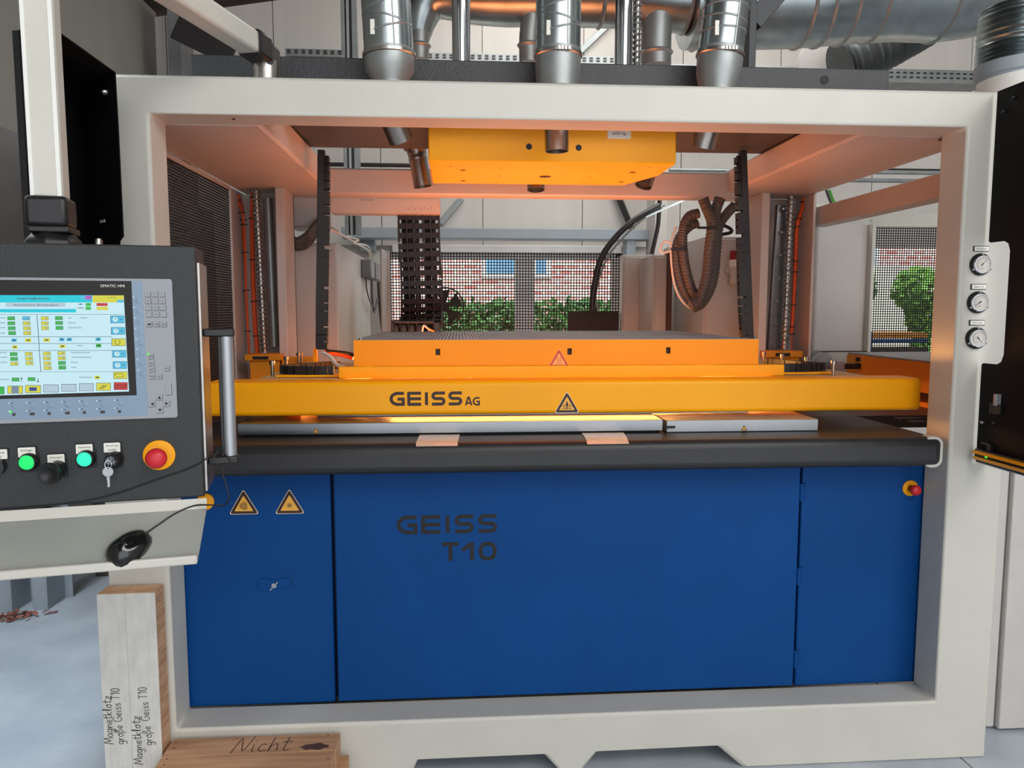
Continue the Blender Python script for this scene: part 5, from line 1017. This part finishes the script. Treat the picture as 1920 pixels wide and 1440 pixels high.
a = L(211, 862, .012); q = MB(PM); q.box(a[0] - .015, a[0] + .019, a[1] - .02, a[1] + .02, 0, .002).build('button_plate', 'ink', cp)
ks = MB(PM).lathe((a[0] + .004, a[1], .002), (a[0] - .001, a[1] - .001, .022), [(0, .0175), (.7, .017), (1, .014)], 26).build('key_switch', 'black_satin', cp); MB(PM).lathe((a[0] - .001, a[1] - .001, .021), (a[0] - .002, a[1] - .002, .024), [(0, .0115), (1, .0105)], 22).build('lock_face', 'chrome', ks)
kt = thing('key', 'steel key with a second one dangling in the panel switch', 'key', PM @ Vector((a[0], a[1] - .05, .028)), rotz=PA)
MB(PM).beam((a[0] - .004, a[1] - .007, .026), (a[0] + .005, a[1] + .007, .040), .002, .012).build('inserted_key', 'alu_matt', kt, bev=.0005)
b = L(203, 877, .03); MB(PM).tube([Vector((b[0] + .0065 * math.cos(R(q * 20)), b[1] + .010 * math.sin(R(q * 20)) + .006, .030)) for q in range(19)], .0008, 6).build('key_ring', 'chrome', kt)
b = L(202, 885, .03); q = MB(PM @ Matrix.Translation((b[0], b[1], .029))); q.holed([circ(0, 0, .011, 18), circ(0, .006, .0025, 8)], .002); q.poly([(-.003, -.009), (.003, -.009), (.003, -.032), (.0, -.035), (-.003, -.031), (-.0015, -.027), (-.003, -.024), (-.0018, -.021), (-.003, -.018)], 0, .002); q.build('hanging_key', 'alu_matt', kt, bev=.0003)
a = L(297, 853, 0); estop(cp, PM @ Matrix.Translation((a[0] + .002, a[1], 0)), 1.12)
# handle at right side
hy = L(420, 620, -.04)[1]; hyb = L(430, 850, -.04)[1]
xh = L(428, 740, -.06)[0]
zh = -.06; y1 = L(428, 624, zh)[1]; y0 = L(434, 856, zh)[1]
hd = MB(PM).lathe((xh, y0 + .003, zh), (xh, y1 - .007, zh), [(0, .0150), (1, .0150)], 24).build('handle', 'alu_matt', cp)
MB(PM).box(0.006, xh + .018, y1 - .008, y1 + .010, zh - .018, zh + .018).build('bracket', 'black_satin', hd, bev=.003); MB(PM).box(.006, xh + .018, y0 - .014, y0 + .004, zh - .018, zh + .018).build('bracket', 'black_satin', hd, bev=.003)
MB(PM).box(xh - .019, xh - .011, y0 + .003, y1 - .007, zh - .014, zh + .012).build('grip_back', 'black_satin', hd, bev=.002)
# mouse tray
d1 = .095; yA = L(388, 934, 0)[1]; yB = L(371, 1052, d1)[1]; lip = .016
xr1 = L(388, 934, 0)[0]; xr2 = L(371, 1052, d1)[0]
def sheet(P, th=.003, name='x', m='frame', par=None, bev=0):
    q = MB(PM); n = (Vector(P[1]) - Vector(P[0])).cross(Vector(P[3]) - Vector(P[0])).normalized() * th
    q.hexa([P[0], P[1], P[2], P[3]] + [tuple(Vector(p) - n) for p in P]); return q.build(name, m, par, bev=bev)
yM = yA - .022
tr_ = sheet([(xl, yM, .012), (xr1, yM, .012), (xr2, yB, d1), (xl, yB, d1)], .003, 'mouse_tray', 'tray', cp)
sheet([(xl, yA, .002), (xr1, yA, .002), (xr1, yM, .012), (xl, yM, .012)], .003, 'upper_fold', 'frame', tr_)
MB(PM).box(xl, xr2, yB - .004, yB + lip, d1 - .001, d1 + .012).build('front_lip', 'frame', tr_, bev=.004)
# mouse
def TRY(px, py, lift=0.0):   # point on the tray sheet
    d = ray(px, py); p0_ = PM @ Vector((0, yM, .012)); p1_ = PM @ Vector((0, yB, d1)); e = (p1_ - p0_).normalized(); nn = u_.cross(e).normalized()
    if nn.z < 0: nn = -nn
    t = (p0_ + nn * lift - CAM).dot(nn) / d.dot(nn); return CAM + d * t, nn, -e
pc, nn, up_ = TRY(242, 1025, .014); ax = (TRY(275, 1005, .014)[0] - TRY(212, 1055, .014)[0]).normalized()
M = FM(pc - nn * .014, ax, nn.cross(ax)); mo = thing('computer_mouse', 'shiny black computer mouse lying on the sloping tray', 'mouse', M.translation)
g = MB(M); ns, nr = 18, 10; rows = []
for i in range(nr + 1):
    a_ = i / nr * math.pi / 2; row = []
    for k in range(ns):
        t_ = 2 * math.pi * k / ns; cx = math.cos(t_); sy = math.sin(t_); wl_ = .034 * (1 - .12 * cx); row.append(g.v((math.copysign(abs(cx) ** .8, cx) * .048 * math.cos(a_) - .004 * math.sin(a_), math.copysign(abs(sy) ** .8, sy) * wl_ * math.cos(a_) ** .8, .004 + .033 * math.sin(a_) ** .9 * (1 - .15 * cx))))
    rows.append(row)
for i in range(nr):
    for k in range(ns): g.f([rows[i][k], rows[i][(k + 1) % ns], rows[i + 1][(k + 1) % ns], rows[i + 1][k]])
g.f(rows[0][::-1]); g.build('mouse_shell', 'mouse', mo, smooth=80)
MB(M).box(-.040, .036, -.024, .024, .0, .006).build('mouse_base', 'hose_dark', mo, bev=.003); MB(M).cyl((.03, -.003, .028), (.03, .003, .028), .009, 16).build('scroll_wheel', 'rubber', mo)
M2 = FM(M @ Vector((-.012, .002, .0375)), u_, (up_ + nn * .1)); q = MB(M2); q.text('logitech', 0, 0, w=.021, h=.0052, z=.001); q.build('maker_lettering', 'label', mo, smooth=0)
def cab3(P, r, m, lab, name='cable', cat='cable'): return MB().tube(smooth_path(P, 8), r, 7).build(name, m, label=lab, cat=cat, smooth=60)
T = lambda px, py, off: PM @ Vector((L(px, py, off)[0], L(px, py, off)[1], off))
cab3([TRY(270, 1002, .012)[0], TRY(295, 985, .008)[0], TRY(330, 962, .006)[0], TRY(365, 948, .008)[0], T(395, 947, .03), T(418, 948, .0), T(429, 935, -.02), T(424, 910, -.03), T(417, 885, -.04), T(424, 865, -.05)], .0018, 'rubber', 'thin black mouse cable running up from tray to handle', 'mouse_cable')
cab3([T(-20, 958, .004), T(60, 951, .004), T(150, 941, .004), T(220, 925, .004), T(300, 897, .004), T(350, 880, .004), T(385, 862, .004), T(400, 845, -.01), T(412, 840, -.03), T(428, 860, -.04), T(438, 880, -.04)], .0016, 'rubber', 'thin black cable sagging across the lower control panel', 'thin_cable')
cab3([T(410, 842, -.02), T(400, 860, -.01), T(392, 880, .002), T(389, 892, .002)], .0016, 'rubber', 'short black cable end hanging beside the panel edge', 'thin_cable')
# support tube, joints, arm
sp = thing('support_arm', 'white jointed support arm carrying the control panel', 'arm', PM @ Vector((-.3, 0, -.08)), rotz=PA)
ta = L(108, 440, -.08); cx_ = L(93, 430, -.085)[0]; tcx = L(87, 366, -.055)[0]; tz = -.085; tw = .066
ytop = 1.45
PMi = PM
MB(PMi).box(tcx - tw / 2, tcx + tw / 2, L(100, 372, -.04)[1], ytop, tz - tw / 2, tz + tw / 2).build('upright_tube', 'frame', sp, bev=.010, seg=3)
for q0, q1 in ((-.030, -.022), (.022, .031)): MB(PMi).box(tcx + q0, tcx + q1, L(100, 372, -.04)[1], ytop, tz + tw / 2 - .001, tz + tw / 2 + .0015).build('edge_strip', 'white', sp, bev=.0005)
yj1 = L(100, 366, -.04)[1]; yj0 = L(100, 425, -.04)[1]
MB(PMi).box(tcx - .042, tcx + .042, yj0, yj1, tz - .042, tz + .045).build('lower_joint', 'black_satin', sp, bev=.010, seg=2)
MB(PMi).box(tcx - .036, tcx + .044, yj0 - .012, yj0 + .002, tz - .05, tz + .045).build('joint_wedge', 'black_satin', sp, bev=.003)
MB(PMi).lathe((tcx, -.004, tz), (tcx, yj0 - .008, tz), [(0, .06), (.4, .058), (.75, .048), (1, .040)], 8).build('joint_foot', 'black_satin', sp, bev=.002)
for px in (85, 185): a = L(px, 455, -.05); MB(PMi).lathe((a[0], -.001, -.05), (a[0], .016, -.05), [(0, .008), (.6, .008), (1, .006)], 12).build('bolt', 'steel', cp)
# horizontal arm towards frame joint
ja = W(503, 112, .10); zt_arm = W(440, 75, .05).z
p1 = W(468, 80, .05); zA = p1.z + .0; 
pe = PM @ Vector((tcx, 0, tz)); end = Vector((pe.x, pe.y, zA))
MB().beam(Vector((p1.x, p1.y, zA)), end, .07, .07).build('boom_tube', 'frame', sp, bev=.010, seg=3)
dm = (end - Vector((p1.x, p1.y, zA))).normalized(); jc = Vector((p1.x, p1.y, zA))
MB().beam(jc + dm * .01, jc - dm * .085, .08, .085).build('boom_joint', 'black_satin', sp, bev=.012, seg=2)
MB().beam(jc - dm * .07 - Z * .01, jc - dm * .14 - Z * .02, .078, .085).build('pivot_head', 'darkbox', sp, bev=.015, seg=2)
pj = jc - dm * .105
MB().lathe((pj.x, pj.y, 2.412), (pj.x, pj.y, zA - .03), [(0, .05), (.25, .05), (.3, .042), (1, .045)], 24).build('pivot_base', 'steel', sp)

#=====================================================================  FOREGROUND WOOD
def plank(px0, px1, ptop, Y, lab, lines):
    a = W(px0, 1270, Y).x; b = W(px1, 1270, Y).x; zt_ = W((px0 + px1) / 2, ptop, Y).z
    t = thing('timber_block', lab, 'timber', ((a + b) / 2, Y + .04, 0)); MB().box(a, b, Y, Y + .075, .001, zt_).build('core', 'wood_edge', t, bev=.002)
    MB().box(a - .0005, b + .0005, Y - .003, Y, .001, zt_ - .001).build('front_face', 'whitewash', t, bev=.001)
    for s_, (qa_, qb) in lines:
        p = W(*qa_, Y); r_ = W(*qb, Y); d = Vector((r_.x - p.x, 0, r_.z - p.z)); M = FM((p.x, Y - .0036, p.z), d, Vector((-d.z, 0, d.x))); q = MB(M); hand_text(q, s_, 0, 0, d.length, .028, .0022); q.build('handwriting', 'ink', t, smooth=0)
plank(190, 241, 1113, -.085, 'left white-faced upright timber with handwriting leaning at the frame', (('Magnetklotz', ((213, 1394), (208, 1302))), ('große Geiss T10', ((233, 1394), (224, 1288)))))
plank(242, 298, 1111, -.083, 'right white-faced upright timber with handwriting leaning at the frame', (('Magnetklotz', ((269, 1432), (262, 1340))), ('große. Geiss T10', ((286, 1396), (275, 1286)))))
YN = -.02; tb_ = thing('wooden_block', 'brown wooden block lying on the floor before the frame', 'wooden block', (-.6, -.16, 0))
xa = W(325, 1385, YN).x; xb = W(638, 1373, YN).x; zn_ = (W(325, 1388, YN).z + W(638, 1372, YN).z) / 2
MB().box(xa, xb, YN - .105, YN, zn_ - .075, zn_).build('board', 'wood', tb_, bev=.002); MB().box(xa - .0, xb - .002, YN - .205, YN - .1055, zn_ - .075, zn_ - .0005).build('board', 'wood', tb_, bev=.002)
MB().box(xa + .01, xb + .03, YN - .19, YN - .01, .001, zn_ - .0755).build('lower_board', 'wood', tb_, bev=.003)
tp = WZ(436, 1404, zn_); tq = WZ(549, 1390, zn_); d = tq - tp; d.z = 0; M = FM((tp.x, tp.y, zn_ + .0008), d, Vector((-d.y, d.x, 0)) + Vector((.3 * d.x, .3 * d.y, 0))); q = MB(FM((tp.x, tp.y, zn_ + .0008), X, Yv)); hand_text(q, 'Nicht', 0, -.022, d.length, .085, .003); q.build('handwriting', 'ink', tb_, smooth=0)
p = WZ(590, 1400, zn_); q = MB(FM((p.x, p.y, zn_ + .0005), X, Yv)); q.poly([(math.cos(R(k * 20)) * (.045 + .008 * math.sin(k * 2.3)), math.sin(R(k * 20)) * (.020 + .004 * math.cos(k * 1.7))) for k in range(18)], 0); q.build('knot', 'stain', tb_, smooth=0)
for px, py in ((313, 1423), (308, 1434), (330, 1392), (326, 1403), (615, 1422), (615, 1378)): p = WZ(px, py, zn_); MB().lathe((p.x, p.y, zn_), (p.x, p.y, zn_ + .0008), [(0, .0035), (1, .003)], 8).build('nail', 'stain', tb_)
# legs at far left and leaves
for (a, b, yb2, lab) in ((-30, 36, 1152, 'left blue-grey steel leg standing on the floor at left'), (62, 104, 1144, 'second blue-grey steel leg on the floor at left')):
    p = WZ(a, yb2, 0); q_ = WZ(b, yb2, 0); lg = thing('steel_stand', lab, 'stand', ((p.x + q_.x) / 2, p.y + .07, 0)); MB().box(p.x, q_.x - .05, p.y, p.y + .012, 0, 1.3).build('flange', 'grey_steel', lg, bev=.002); MB().box(q_.x - .055, q_.x - .043, p.y, p.y + .2, 0, 1.3).build('web', 'grey_steel', lg, bev=.002); MB().box(p.x, q_.x, p.y + .19, p.y + .2, 0, 1.3).build('flange', 'grey_steel', lg, bev=.002)
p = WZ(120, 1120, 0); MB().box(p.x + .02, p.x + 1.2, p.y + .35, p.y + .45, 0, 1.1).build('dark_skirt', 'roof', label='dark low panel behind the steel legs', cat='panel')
p = WZ(38, 1158, 0); q = MB()
for k in range(60):
    c0 = Vector((p.x + random.gauss(0, .07), p.y + random.gauss(0, .03), .006 + random.random() * .025)); a_ = random.random() * 6.28; d = Vector((math.cos(a_), math.sin(a_), random.uniform(-.3, .3))) * .022; e_ = Vector((-d.y, d.x, random.uniform(-.01, .01))) * .5
    q.f([q.v(c0 - d), q.v(c0 - e_), q.v(c0 + d), q.v(c0 + e_)])
q.build('dry_leaves', 'leaf_dry', label='small heap of dry reddish leaves on the floor at left', cat='leaves', kind='stuff', smooth=0, recalc=False)

# ------------------------------------------------------------------ repeats share a group
_cnt = {}
for o in COL.objects:
    if o.parent is None and 'label' in o.keys() and 'category' in o.keys(): _cnt.setdefault(o.name.split('.')[0], []).append(o)
for k, v in _cnt.items():
    if len(v) > 1:
        for o in v:
            if 'group' not in o.keys(): o['group'] = k.replace('_', ' ') + 's around the machine'
